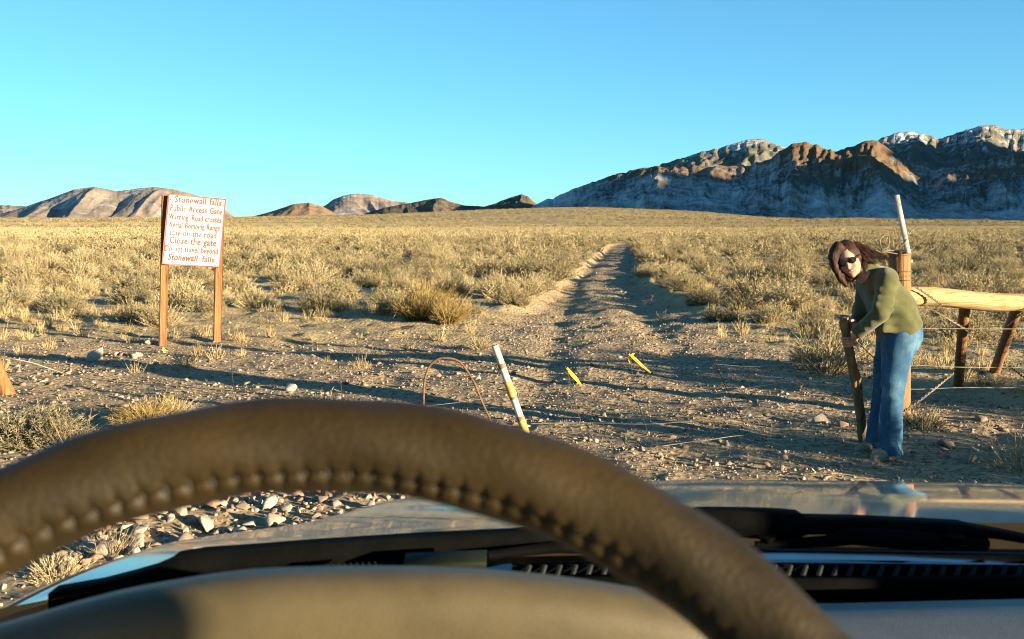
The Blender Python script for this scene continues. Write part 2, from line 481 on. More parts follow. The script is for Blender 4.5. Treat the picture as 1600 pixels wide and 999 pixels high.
def terrain(x, y):
    x = np.asarray(x, float); y = np.asarray(y, float)
    d = np.hypot(x, y)
    px = 800 + F * x / np.maximum(y, 1e-3)
    px = np.where(y > 1, np.clip(px, -900, 2500), np.where(x < 0, -900, 2500))
    rise = (345.0 - np.interp(px, PLX, PLY)) / F * 2200 + EYE
    z = rise * sstep(90, 2300, d) ** 1.25
    z = z + 5.5 * (fbm(x / 210, y / 150, 11, 4) - .5) * sstep(250, 900, d) * (1 - .5 * sstep(1800, 2300, d))
    z = z - 4.0 * sstep(0.62, 0.8, fbm(x / 260 + y / 500, y / 120, 77, 3)) * sstep(300, 700, d) * (1 - sstep(1700, 2100, d))
    z = z + 0.30 * (fbm(x / 9, y / 9, 21, 3) - .5) * sstep(14, 45, d)
    rm = road_mask(x, y)
    # banks beside the track, ruts and lumps in it
    c = np.interp(y, RD_Y, RD_X)
    zr = -0.15 * rm * sstep(13, 20, y)
    lump = (fbm(x * 1.1, y * 1.6, 31, 4) - .5) * 0.17 * rm * sstep(9, 16, y) * (1 - sstep(40, 70, y))
    lump = lump + (fbm(x * 2.6, y * 3.2, 41, 4) - .5) * 0.085 * rm * sstep(1.5, 5, d) * (1 - sstep(25, 50, d))
    lump = lump + (fbm(x * 2.2, y * 2.6, 51, 4) - .5) * 0.13 * (1 - rm) * sstep(4, 9, d) * (1 - sstep(25, 50, d))
    rut = np.exp(-((np.abs(x - c) - .72) / .24) ** 2) * sstep(7, 12, y) * rm * (1 - sstep(50, 70, y))
    lump = lump - .045 * rut * (.6 + .8 * fbm(x * .8, y * .5, 55, 2))
    return z + zr + lump


def H(x, y):
    return float(terrain(np.array([x]), np.array([y]))[0])


def build_ground():
    a_in = np.linspace(-0.60, 0.66, 640)
    a_out = np.linspace(0.66, 2 * math.pi - 0.60, 90)[1:-1]
    az = np.concatenate([a_in, a_out])
    r = [0.25]
    while r[-1] < 2.0: r.append(r[-1] * 1.12)
    while r[-1] < 40: r.append(r[-1] * 1.0095)
    while r[-1] < 600: r.append(r[-1] * 1.017)
    while r[-1] < 9000: r.append(r[-1] * 1.03)
    r = np.array(r)
    A, R = np.meshgrid(az, r)
    x = R * np.sin(A); y = R * np.cos(A)
    z = terrain(x, y)
    n, m = x.shape
    V = np.stack([x, y, z], -1).reshape(-1, 3)
    V = np.vstack([V, [[0, 0, float(z[0].mean())]]])
    idx = np.arange(n * m).reshape(n, m); idx = np.hstack([idx, idx[:, :1]])
    Q = np.stack([idx[:-1, :-1], idx[1:, :-1], idx[1:, 1:], idx[:-1, 1:]], -1).reshape(-1, 4)
    T = np.stack([np.full(m, n * m), idx[0, :-1], idx[0, 1:]], -1)
    rd = road_mask(V[:, 0], V[:, 1]); far = sstep(110, 380, np.hypot(V[:, 0], V[:, 1]))
    me = fast_mesh('ground', V, [Q, T], True, [ground_mat()], {'road': rd, 'far': far})
    o = bpy.data.objects.new('ground', me); COL.objects.link(o)
    tag(o, 'stony tan desert plain with a bare dirt track', kind='structure')


build_ground()


# ------------------------------------------------------------------ hills and mountains
def mountain(name, pts, d_base, d_crest, mat, label, seed, base_px=None, nx=420, ns=90, spur=0.42, spurw=44, crest_n=2.0, power=1.3, z_base=None, slant=0.0, fine=1.0, octs=5):
    pts = np.array(pts, float)
    X = np.linspace(pts[0, 0], pts[-1, 0], nx)
    Y = np.interp(X, pts[:, 0], pts[:, 1])
    k = np.ones(3) / 3
    Ys = np.convolve(np.pad(Y, 1, mode='edge'), k, 'valid')
    hgt = np.clip(345 - Ys, 0, None)
    taper = sstep(0, 12, hgt)
    Ys = Ys - (fbm(X / 16, X * 0, seed + 5, 5, True) - .5) * 2 * crest_n * taper
    zc = EYE + (345 - Ys) / F * d_crest
    zb = -4.0 if z_base is None else z_base
    s = np.concatenate([np.linspace(0, 1, ns), 1 + np.linspace(0, 1, 24)[1:]])
    XX, SS = np.meshgrid(X, s)
    ZC = np.broadcast_to(zc, XX.shape)
    D = d_base + (d_crest - d_base) * SS
    D = D + (fbm(XX / 60, SS * 1.5, seed + 9, 3) - .5) * (d_crest - d_base) * 0.35 * np.clip(1 - abs(SS - .5) * 2, 0, 1)
    front = np.clip(SS, 0, 1)
    wx = XX + (fbm(XX / 40, SS * 2, seed + 3, 3) - .5) * 40 * fine + slant * (1 - front)
    sp = fbm(wx / spurw, SS * 1.1 * fine, seed, octs, True) - 0.55
    sp2 = fbm(wx / (spurw * .3), SS * 3.5, seed + 60, 4, True) - 0.55
    g = front ** power + spur * (sp + .22 * sp2 * fine) * np.sin(np.clip(front, 0, 1) * math.pi) ** 0.8
    back = np.clip(SS - 1, 0, 1)
    z = zb + (ZC - zb) * np.where(SS <= 1, g, 1 - back ** 1.2 * 1.0)
    # rock outcrops
    z = z + (ZC - zb) * 0.06 * fine * (fbm(XX / 5, SS * 14, seed + 90, 3) - .5) * np.clip(front * 2, 0, 1) * (SS < .97)
    x = (XX - 800) / F * D
    V = np.stack([x, D, z], -1).reshape(-1, 3)
    n, m = XX.shape
    idx = np.arange(n * m).reshape(n, m)
    Q = np.stack([idx[:-1, :-1], idx[:-1, 1:], idx[1:, 1:], idx[1:, :-1]], -1).reshape(-1, 4)
    me = fast_mesh(name, V, [Q], True, [mat])
    o = bpy.data.objects.new(name, me); COL.objects.link(o)
    return tag(o, label, kind='structure')


MM = mountain_mat('massif_rock_shade', (0.055, 0.06, 0.058), (0.105, 0.108, 0.098), (0.20, 0.165, 0.125), 60, 240, -0.30, 0.022, (0.72, 1.20), sunlit_brown=(0.125, 0.082, 0.05))  # cool rock and extra snow carry the slope's blue shade, brown its sunlit crags
MR = mountain_mat('rear_peaks', (0.085, 0.085, 0.075), (0.15, 0.14, 0.115), (0.24, 0.20, 0.15), 160, 460, 0.26, 0.024, (1.0, 1.26))
ML = mountain_mat('far_hill_rock', (0.17, 0.145, 0.125), (0.26, 0.215, 0.18), (0.34, 0.28, 0.23), -100, 700, 0.30, 0.005, (0.95, 1.25), 0.22)
MD = mountain_mat('low_hill_rock', (0.06, 0.052, 0.045), (0.12, 0.10, 0.078), (0.26, 0.19, 0.12), 150, 500, 0.2, 0.01)
MT = mountain_mat('tan_hill_rock', (0.19, 0.125, 0.08), (0.29, 0.195, 0.125), (0.36, 0.25, 0.16), 400, 800, 0.1, 0.01)
mountain('hill', [(-260, 336), (-120, 328), (-30, 326), (20, 321), (40, 322), (75, 334), (110, 346)], 6600, 7600, ML, 'low brown hill at the far left edge', 310)
mountain('hill', [(-60, 347), (-20, 340), (30, 328), (85, 310), (120, 297), (150, 293), (168, 296), (187, 300), (215, 296), (245, 293), (275, 297), (302, 303), (330, 313), (352, 327), (372, 341), (385, 347)],
         5000, 6000, ML, 'furrowed tan hill with snow streaks behind the sign', 200, spur=0.55, spurw=62, crest_n=0.7, slant=55, fine=.35, octs=3)
mountain('hill', [(470, 345), (500, 328), (525, 311), (545, 305), (562, 303), (580, 305), (605, 312), (640, 318), (680, 326), (730, 345)],
         6500, 7400, ML, 'pale snowy hill in the middle distance', 230, crest_n=0.7, spurw=75, spur=.5, slant=-40, fine=.35, octs=3)
mountain('hill', [(370, 345), (400, 338), (430, 330), (460, 320), (485, 317), (505, 323), (525, 333), (545, 345)],
         5200, 5800, MT, 'low reddish tan hill before the snowy hill', 250, crest_n=0.7, spur=0.35, slant=30, fine=.4, octs=3)
mountain('hill', [(540, 345), (570, 335), (600, 326), (640, 318), (680, 311), (690, 310), (702, 315), (725, 321), (760, 324), (800, 330), (850, 345)],
         4200, 4800, MD, 'long dark low ridge with one lit knob', 270, crest_n=1.0, fine=.5, octs=3)
mountain('hill', [(720, 345), (750, 326), (775, 318), (800, 308), (815, 304), (826, 309), (835, 317), (850, 330), (870, 345)],
         3400, 3800, MD, 'small dark knob at the left foot of the mountain', 290, crest_n=1.5)
mountain('mountain', [(900, 330), (950, 285), (1000, 270), (1040, 256), (1070, 248), (1100, 238), (1130, 231), (1160, 222), (1185, 219), (1205, 227), (1225, 236), (1260, 245), (1300, 240), (1340, 236), (1375, 217),
                      (1400, 210), (1418, 208), (1440, 215), (1462, 219), (1490, 210), (1515, 203), (1536, 197), (1560, 206), (1600, 203), (1700, 206), (1900, 230), (2200, 320)],
         3300, 4300, MR, 'snow dusted rear peaks of the mountain', 400, nx=600, crest_n=2.6, spurw=80, z_base=40)
mountain('mountain', [(800, 346), (838, 318), (850, 314), (870, 308), (890, 300), (905, 294), (930, 285), (950, 276), (975, 271), (1000, 264), (1050, 262), (1100, 262), (1150, 262), (1190, 255), (1215, 236),
                      (1240, 227), (1255, 225), (1270, 229), (1288, 236), (1300, 241), (1320, 233), (1340, 226), (1358, 222), (1372, 228), (1390, 240), (1420, 256), (1450, 268), (1480, 262), (1520, 254), (1560, 246), (1600, 238), (1700, 220), (1900, 200), (2100, 240), (2350, 330)],
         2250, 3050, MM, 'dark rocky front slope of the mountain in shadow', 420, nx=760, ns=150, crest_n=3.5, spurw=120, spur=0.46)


def shade_ridge():
    """the mountain goes on to the right of the picture and keeps the low sun off its own foot"""
    sd = np.array([-SUND[0], -SUND[1]]); sd /= np.linalg.norm(sd)
    pd = np.array([sd[1], -sd[0]])
    if pd[1] < 0: pd = -pd
    v = np.linspace(1950, 5200, 160)
    w = np.linspace(-1, 1, 41)
    VV, WW = np.meshgrid(v, w)
    hh = np.interp(VV, [1930, 2040, 2400, 2780, 2870, 3010, 3120, 3400, 4300, 5200], [0, 600, 710, 730, 610, 610, 740, 800, 880, 500])  # heights shaped for the shadow, with a dip that leaves the crags sunlit
    hh = hh + (fbm(VV / 160, VV * 0, 501, 5, True) - .5) * 110 * np.clip(hh / 300, 0, 1)
    u = -2900 + WW * 900
    z = hh * (1 - np.abs(WW) ** 1.2) * (1 + .15 * (fbm(VV / 120, WW * 3, 511, 4) - .5) * np.abs(WW)) - 4
    x = u * sd[0] + VV * pd[0]; y = u * sd[1] + VV * pd[1]
    m = MB(); m.grid(np.stack([x, y, z], -1))
    o = m.build('mountain', MM)
    tag(o, 'high unseen ridge off to the right that shades the mountain', kind='structure')


shade_ridge()


# ------------------------------------------------------------------ plants
def shrub_geo(rng, r, h, n, tw, w, maxang=86, straight=0.0, tl=(0.07, 0.20), wild=0.5, tww=1.0, stem=1.0):
    """stems fan out from a crown at the ground, each ending in short twigs"""
    az = rng.uniform(0, 2 * math.pi, n)
    cmin = math.cos(math.radians(maxang))
    ct = 1 - rng.uniform(0, 1, n) ** 0.85 * (1 - cmin)
    st = np.sqrt(1 - ct ** 2)
    # lumpy outline
    lump = 0.62 + 0.66 * vnoise(np.cos(az) * st * 2.4 + 5 + rng.uniform(0, 50), np.sin(az) * st * 2.4 + 5, 3)
    L = rng.uniform(0.62, 1.06, n) * lump
    tip = np.stack([r * st * np.cos(az) * L, r * st * np.sin(az) * L, h * (0.12 + 0.88 * ct) * L], 1)
    ba = rng.uniform(0, 2 * math.pi, n); br = rng.uniform(0, 0.22, n) * r
    base = np.stack([br * np.cos(ba), br * np.sin(ba), np.full(n, -0.05)], 1)
    bend = (1 - straight) * rng.uniform(0.02, 0.16, n)
    mid = base * 0.48 + tip * 0.52
    mid[:, 2] -= bend * h * 0.25
    mid[:, :2] *= (1 + bend)[:, None]
    d = tip - base; d /= np.linalg.norm(d, axis=1)[:, None]
    rv = rng.normal(size=(n, 3)); side = np.cross(d, rv); side /= np.linalg.norm(side, axis=1)[:, None]
    ws = (stem * w * rng.uniform(0.6, 1.3, n))[:, None]
    V = np.stack([base - side * ws * .5, base + side * ws * .5, mid - side * ws * .55, mid + side * ws * .55, tip - side * ws * .25, tip + side * ws * .25], 1)
    i = np.arange(n)[:, None] * 6
    Q = np.concatenate([i + np.array([[0, 1, 3, 2]]), i + np.array([[2, 3, 5, 4]])])
    tint = np.repeat(rng.uniform(0, 1, n) * .8, 6)
    VV = [V.reshape(-1, 3)]; TT = []; tints = [tint]
    if tw:
        m = n * tw
        k = np.repeat(np.arange(n), tw); t = rng.uniform(0.1, 1.0, m)[:, None]
        st0 = mid[k] * (1 - t) + tip[k] * t
        dd = d[k] + rng.normal(size=(m, 3)) * wild + np.array([0, 0, 0.25]); dd /= np.linalg.norm(dd, axis=1)[:, None]
        ln = (rng.uniform(tl[0], tl[1], m) * h)[:, None]
        s2 = np.cross(dd, rng.normal(size=(m, 3))); s2 /= np.linalg.norm(s2, axis=1)[:, None]
        w2 = (tww * w * rng.uniform(0.7, 1.5, m))[:, None]
        V2 = np.stack([st0 - s2 * w2 * .4, st0 + s2 * w2 * .4, st0 + dd * ln], 1)
        # twigs as slim triangles, widest a third of the way up
        VV.append(V2.reshape(-1, 3)); TT = np.arange(m * 3).reshape(-1, 3) + 6 * n
        tints.append(np.repeat(rng.uniform(0.2, 1, m), 3))
    V = np.concatenate(VV); V[:, 2] = np.maximum(V[:, 2], -0.06)
    return V, Q, np.array(TT, int).reshape(-1, 3), np.concatenate(tints)


def merge(name, protos, placements, mat, label, kind='stuff'):
    """placements: (proto, x, y, z, rot, scale, tint shift) rows -> ONE mesh"""
    pl = np.asarray(placements, float)
    VS = []; QS = []; TS = []; TI = []; n0 = 0
    for p, (V, Q, T, ti) in enumerate(protos):
        r = pl[pl[:, 0] == p]
        if not len(r): continue
        c = np.cos(r[:, 4])[:, None]; s_ = np.sin(r[:, 4])[:, None]; sc = r[:, 5][:, None]
        X = (V[None, :, 0] * c - V[None, :, 1] * s_) * sc + r[:, 1][:, None]
        Y = (V[None, :, 0] * s_ + V[None, :, 1] * c) * sc + r[:, 2][:, None]
        Z = V[None, :, 2] * sc + r[:, 3][:, None]
        VS.append(np.stack([X, Y, Z], -1).reshape(-1, 3))
        off = n0 + np.arange(len(r))[:, None, None] * len(V)
        if len(Q): QS.append((Q[None] + off).reshape(-1, 4))
        if len(T): TS.append((T[None] + off).reshape(-1, 3))
        TI.append(np.clip(ti[None] * .75 + r[:, 6][:, None], 0, 1.6).ravel())
        n0 += len(r) * len(V)
    fl = []
    if QS: fl.append(np.concatenate(QS))
    if TS: fl.append(np.concatenate(TS))
    me = fast_mesh(name, np.concatenate(VS), fl, False, [mat], {'tint': np.concatenate(TI)})
    o = bpy.data.objects.new(name, me); COL.objects.link(o)
    return tag(o, label, kind=kind)


prng = np.random.default_rng(21)
SAGE = [shrub_geo(prng, 0.44, 0.46, 330, 20, 0.0072, 89, 0, (.05, .13), .9, 1.2, .8) for _ in range(6)]
GREY = [shrub_geo(prng, 0.43, 0.40, 330, 20, 0.0072, 89, 0, (.05, .13), .9, 1.2, .8) for _ in range(5)]
STRAW = [shrub_geo(prng, 0.50, 0.64, 720, 6, 0.0065, 78, 1.0) for _ in range(4)]
LOWB = [shrub_geo(prng, 0.30, 0.24, 260, 4, 0.007, 88) for _ in range(3)]
TWIG = [shrub_geo(prng, 0.34, 0.42, 90, 5, 0.006, 88) for _ in range(3)]
KINDS = {'sage': (SAGE, M['sage']), 'grey': (GREY, M['sage_grey']), 'straw': (STRAW, M['straw']), 'low': (LOWB, M['sage']), 'twig': (TWIG, M['twig'])}
PROTO = {}
for kn, (ps, mt) in KINDS.items():
    PROTO[kn] = [fast_mesh('shrub_' + kn, V, [Q, T], False, [mt], {'tint': ti}) for V, Q, T, ti in ps]
KN = {'sage': 'sagebrush', 'grey': 'sagebrush', 'straw': 'rabbitbrush', 'low': 'low_shrub', 'twig': 'dead_shrub'}


def place_shrub(kind, x, y, sc, rot, label, group=None, sz=1.0, sink=0.02, cat='shrub'):
    o = bpy.data.objects.new(KN[kind], PROTO[kind][int(abs(x * 37 + y * 91)) % len(PROTO[kind])])
    COL.objects.link(o)
    o.location = (x, y, H(x, y) - sink); o.rotation_euler = (0, 0, rot); o.scale = (sc, sc, sc * sz)
    return tag(o, label, cat, group)


# shrubs one can point to in the photograph
SPECIAL = []
def special(kind, X, Y, sc, label, sz=1.0, cat='shrub', xy=None):
    p = G(X, Y) if xy is None else xy
    SPECIAL.append((p[0], p[1], sc * .5))
    return place_shrub(kind, p[0], p[1], sc, X * .37, label, None, sz, cat=cat)


special('straw', 655, 500, 1.15, 'large golden upright rabbitbrush at the left edge of the track', 0.95)
special('straw', 700, 505, 0.75, 'smaller golden rabbitbrush leaning against the large golden one')
special('sage', 612, 492, 0.9, 'pale rounded bush just left of the large golden rabbitbrush')
special('sage', 785, 466, 1.25, 'tall rounded bush where the track narrows on its left bank', 1.1)
special('grey', 705, 458, 1.2, 'grey bush behind the large golden rabbitbrush')
special('low', 752, 546, 0.75, 'small green tuft behind the top of the leaning white pole')
special('sage', 1285, 577, 1.05, 'twiggy straw bush just behind the gate stick', 1.1)
special('twig', 1290, 585, 1.2, 'tangle of bare twigs in the bush behind the gate stick', 1.1)
special('straw', 232, 668, 0.62, 'greenish yellow grass clump above the left of the steering wheel', 0.62, 'grass clump')
special('low', 262, 662, 0.9, 'pale low tuft beside the greenish grass clump')
special('grey', 40, 690, 1.1, 'grey dead looking bush at the left edge of the bare ground', 0.75)
special('twig', 110, 700, 0.95, 'thin bleached twigs standing beside the grey dead bush', 0.8)
special('twig', 1592, 738, 0.75, 'dead twiggy bush at the right edge near the hood')
special('low', 1440, 668, 0.8, 'pale dry tuft between the woman and the wire fence')
special('grey', 1130, 500, 0.9, 'grey green bush on the right bank of the track', 0.8)
special('sage', 1045, 436, 1.2, 'bush on the right bank where the track narrows')
special('sage', 1012, 412, 1.15, 'bush on the right bank near the far end of the track', 1.15)
special('grey', 1003, 402, 1.2, 'grey bush at the far end of the track on its right')
special('sage', 1075, 455, 1.15, 'rounded bush leaning over the right edge of the track', 1.1)
special('sage', 1098, 474, 1.0, 'pale bush at the nearer end of the right bank')
special('low', 90, 905, 0.55, 'dry stalks among the stones beside the left fender', 1.0, 'grass clump')
special('twig', 170, 868, 0.55, 'spiky dry grass beside the stones left of the hood', 0.8, 'grass clump')
# unseen bushes added off to the right to cast long shadows over bare ground
for (x, y, sc, sz, lb) in [(6.0, 4.15, 2.1, 1.15, 'broad unseen bush added right of the car for its shadow'), (7.3, 4.2, 2.2, 1.2, 'second broad unseen bush added for its shadow, farther out'),
                           (7.3, 6.7, 2.3, 1.3, 'tall unseen bush added beside the fence for its shadow'), (8.6, 6.4, 2.4, 1.35, 'taller unseen bush added for its shadow, farther right'),
                           (6.7, 5.6, 1.2, 1.0, 'smaller unseen bush added for its shadow between the tall ones')]:
    place_shrub('sage', x, y, sc, x, lb, None, sz)

# the brush field
frng = np.random.default_rng(5)
cand = []
def scatter(r0, r1, dens, a0, a1):
    area = 0.5 * (a1 - a0) * (r1 ** 2 - r0 ** 2); n = int(area * dens)
    rr = np.sqrt(frng.uniform(r0 ** 2, r1 ** 2, n)); aa = frng.uniform(a0, a1, n)
    return np.stack([rr * np.sin(aa), rr * np.cos(aa)], 1)


def thin(pts, dmin):
    """keep points at least dmin apart"""
    cells = {}; keep = []
    for i, (x, y) in enumerate(pts):
        cx, cy = int(x // dmin), int(y // dmin); ok = True
        for a in (-1, 0, 1):
            for b in (-1, 0, 1):
                for j in cells.get((cx + a, cy + b), ()):
                    if (pts[j][0] - x) ** 2 + (pts[j][1] - y) ** 2 < dmin ** 2: ok = False; break
                if not ok: break
            if not ok: break
        if ok:
            cells.setdefault((cx, cy), []).append(i); keep.append(i)
    return pts[keep]


near = thin(scatter(8, 85, 2.6, -0.60, 0.72), 0.77)
nx_, ny_ = near[:, 0], near[:, 1]
ok = road_mask(nx_, ny_) < 0.12
# sparser where the photograph shows bare soil: round the sign and by the fence
dn = np.hypot(nx_, ny_)
dens = np.where(nx_ < 2.2, sstep(12.6, 16.0, ny_), sstep(8.6, 15.5, ny_) * .95)
dens = dens * (0.80 + 0.20 * sstep(.35, .5, fbm(nx_ / 3.2, ny_ / 3.2, 61, 3)))
ok &= frng.uniform(0, 1, len(near)) < dens
for (sx, sy, sr) in SPECIAL:
    ok &= (nx_ - sx) ** 2 + (ny_ - sy) ** 2 > (sr + .28) ** 2
ok &= ~((np.abs(nx_ + 4.1) < 1.1) & (ny_ < 14.4))
near = near[ok]
ks = frng.uniform(0, 1, len(near))
kind = np.where(ks < .50, 'sage', np.where(ks < .82, 'grey', np.where(ks < .85, 'straw', 'low')))
scl = np.exp(frng.normal(-.07, .28, len(near))).clip(.5, 1.7) * np.where(near[:, 1] < 17, .78, 1.0)
inview = (np.abs(near[:, 0] / near[:, 1]) < 0.52) & (near[:, 1] > 0)
scl = np.where(kind == 'straw', scl * .72, scl)
size = np.where(inview, scl / near[:, 1], 0)
order = np.argsort(-size)
N_IND = 268
ind = order[:N_IND]; rest = order[N_IND:]
LBL = {'sage': 'pale straw rounded bush', 'grey': 'grey green sagebrush', 'straw': 'golden upright rabbitbrush', 'low': 'low pale dry tuft'}
SIGNX, SIGNY = -4.07, 12.7


def plural(t):
    for a_, b_ in (('bush ', 'bushes '), ('sagebrush ', 'sagebrush plants '), ('rabbitbrush ', 'rabbitbrush plants '), ('tuft ', 'tufts ')):
        if ' ' + a_ in t: return t.replace(' ' + a_, ' ' + b_, 1)
    return t


def zone(x, y):
    c = float(np.interp(y, RD_Y, RD_X)); px = 800 + F * x / y
    if x > c:
        if y < 14: return 'around the wire fence on the right'
        if px > 1300: return 'in the field behind the fence rail'
        return 'on the right bank of the track' if x - c < 4 else 'in the field right of the track'
    if px < 245: return 'in the field left of the sign' if y > 15.5 else 'on the open soil left of the sign'
    if px < 360: return 'behind the two posts of the sign'
    return 'on the left bank of the track' if c - x < 4 else 'in the field between sign and track'


for i in ind:
    x, y = near[i]; kd = str(kind[i])
    sw = 'big ' if scl[i] > 1.05 else 'small ' if scl[i] < .75 else ''
    lab = sw + LBL[kd] + ' ' + zone(x, y)
    place_shrub(kd, x, y, scl[i], frng.uniform(0, 6.28), lab, plural(lab), frng.uniform(.8, 1.15))

LODM = [shrub_geo(prng, 0.46, 0.46, 40, 16, 0.024, 89, 0, (.07, .17), .9, 1.5, .6) for _ in range(6)]
LODF = [shrub_geo(prng, 0.48, 0.44, 10, 12, 0.06, 89, 0, (.10, .24), .9, 1.6, .6) for _ in range(6)]
def lod(pts, sc, protos, hz=1.0):
    z = terrain(pts[:, 0], pts[:, 1]) - .02
    n = len(pts)
    return np.stack([frng.integers(0, len(protos), n), pts[:, 0], pts[:, 1], z, frng.uniform(0, 6.28, n), sc, frng.normal(.24, .30, n).clip(-.25, .8)], 1)


merge('brush', LODM, lod(near[rest], scl[rest], LODM), M['sage'], 'dry sagebrush carpeting the plain beyond the nearest bushes')
farp = thin(scatter(85, 210, 0.9, -0.56, 0.60), 0.95)
farp = farp[(road_mask(farp[:, 0], farp[:, 1]) < .2) & (fbm(farp[:, 0] / 14, farp[:, 1] / 14, 71, 3) > .36)]
merge('brush', LODF, lod(farp, frng.uniform(.6, 1.35, len(farp)), LODF), M['sage'], 'small far clumps of brush on the middle plain')
farq = scatter(210, 620, 0.10, -0.55, 0.60)
farq = farq[fbm(farq[:, 0] / 50, farq[:, 1] / 50, 73, 3) > .42]
merge('brush', LODF, lod(farq, frng.uniform(.8, 2.0, len(farq)), LODF), M['sage_grey'], 'specks of brush on the far plain')

farr = scatter(560, 2150, 0.0085, -0.53, 0.53)
fpr = lod(farr, frng.uniform(2.0, 5.0, len(farr)), LODF)
merge('brush', LODF, fpr, M['sage'], 'farthest specks of brush below the hills')

# dry grass between the bushes
GR = [shrub_geo(prng, 0.13, 0.20, 44, 2, 0.0045, 74, .6) for _ in range(5)]
g = scatter(6.2, 36, 9.0, -0.58, 0.60)
gx, gy = g[:, 0], g[:, 1]
rm = road_mask(gx, gy)
pg = np.where(rm < .15, np.where(gx < 2.2, .50 + .5 * sstep(11, 13.5, gy), .9), np.where((gx < -.8) & (gy > 7), .16, .012))
pg = pg * np.where(gx > 2.6, 1, sstep(.38, .56, fbm(gx / 1.3, gy / 1.3, 81, 3)))
g = g[frng.uniform(0, 1, len(g)) < pg]
merge('dry_grass', GR, lod(g, frng.uniform(.5, 1.25, len(g)), GR), M['grass'], 'tufts of bleached dry grass')


# ------------------------------------------------------------------ stones and gravel
def rock_geo(rng, npt, flat=0.65):
    """a broken angular stone: the hull of a few scattered points"""
    import bmesh
    p = rng.normal(size=(npt, 3)); p /= np.linalg.norm(p, axis=1)[:, None]
    p *= rng.uniform(.8, 1.12, npt)[:, None] * np.array([1.0, rng.uniform(.6, .95), flat * rng.uniform(.65, 1.15)])
    bm = bmesh.new()
    for q in p: bm.verts.new(q)
    bmesh.ops.convex_hull(bm, input=bm.verts)
    for v in [v for v in bm.verts if not v.link_faces]: bm.verts.remove(v)
    bmesh.ops.bevel(bm, geom=list(bm.edges), offset=.05, segments=1, affect='EDGES')
    bmesh.ops.triangulate(bm, faces=bm.faces); bm.verts.index_update()
    V = np.array([v.co for v in bm.verts]); T = np.array([[v.index for v in f.verts] for f in bm.faces]); bm.free()
    return V, np.zeros((0, 4), int), T, np.full(len(V), .5)


def pebble_geo(rng):
    import bmesh
    p = rng.normal(size=(9, 3)); p /= np.linalg.norm(p, axis=1)[:, None]; p *= np.array([1, rng.uniform(.6, .95), rng.uniform(.5, .8)])
    bm = bmesh.new()
    for q in p: bm.verts.new(q)
    bmesh.ops.convex_hull(bm, input=bm.verts)
    for v in [v for v in bm.verts if not v.link_faces]: bm.verts.remove(v)
    bmesh.ops.triangulate(bm, faces=bm.faces); bm.verts.index_update()
    V = np.array([v.co for v in bm.verts]); T = np.array([[v.index for v in f.verts] for f in bm.faces]); bm.free()
    return V, np.zeros((0, 4), int), T, np.full(len(V), .5)


def stone_mat():
    m, n, b, L = new_mat('gravel_stone')
    a = n.nodes.new('ShaderNodeAttribute'); a.attribute_name = 'tint'
    r = ramp(n, [(0.05, (0.13, 0.098, 0.07)), (0.35, (0.22, 0.17, 0.122)), (0.6, (0.29, 0.225, 0.165)), (0.85, (0.38, 0.31, 0.24)), (1.0, (0.50, 0.43, 0.355))])
    L.new(a.outputs['Fac'], r.inputs[0]); L.new(r.outputs[0], b.inputs['Base Color'])
    b.inputs['Roughness'].default_value = .9; b.inputs['Specular IOR Level'].default_value = .2
    return m


rrng = np.random.default_rng(99)
PEB = [pebble_geo(rrng) for _ in range(9)]
gp = scatter(2.6, 17, 420, -0.58, 0.60)
gp = gp[frng.uniform(0, 1, len(gp)) < np.interp(np.hypot(gp[:, 0], gp[:, 1]), [2, 6, 10, 17], [1, 1, .55, .2])]
rmg = road_mask(gp[:, 0], gp[:, 1])
gp = gp[frng.uniform(0, 1, len(gp)) < .25 + .75 * rmg]
gp2 = scatter(17, 62, 14, -0.02, 0.18)
gp2 = gp2[road_mask(gp2[:, 0], gp2[:, 1]) > .3]
gp = np.vstack([gp, gp2])
n = len(gp); dd = np.hypot(gp[:, 0], gp[:, 1])
sc = np.exp(frng.normal(math.log(.0098), .5, n)) * np.interp(dd, [3, 8, 17, 60], [.85, 1, 1.3, 2.2]); sc = sc.clip(.005, .05)
tz = terrain(gp[:, 0], gp[:, 1])
merge('gravel', PEB, np.stack([frng.integers(0, 9, n), gp[:, 0], gp[:, 1], tz + sc * .18, frng.uniform(0, 6.28, n), sc, frng.uniform(-.25, .45, n)], 1), stone_mat(), 'small angular stones littering the bare ground')

ROCKS = [rock_geo(rrng, int(rrng.integers(9, 15)), .75) for _ in range(14)]
RM = [[fast_mesh('stone', V, [T], False, [mt]) for V, Q, T, ti in ROCKS] for mt in (M['rock'], M['rock_pale'], M['rock_red'])]
def stone(x, y, s, mt, label, group=None):
    o = bpy.data.objects.new('stone', RM[mt][int(abs(x * 53 + y * 29) * 10) % 14])
    COL.objects.link(o); o.location = (x, y, H(x, y) + s * .22)
    o.rotation_euler = (rrng.uniform(-.3, .3), rrng.uniform(-.3, .3), rrng.uniform(0, 6.28)); o.scale = (s, s, s)
    return tag(o, label, 'stone', group)


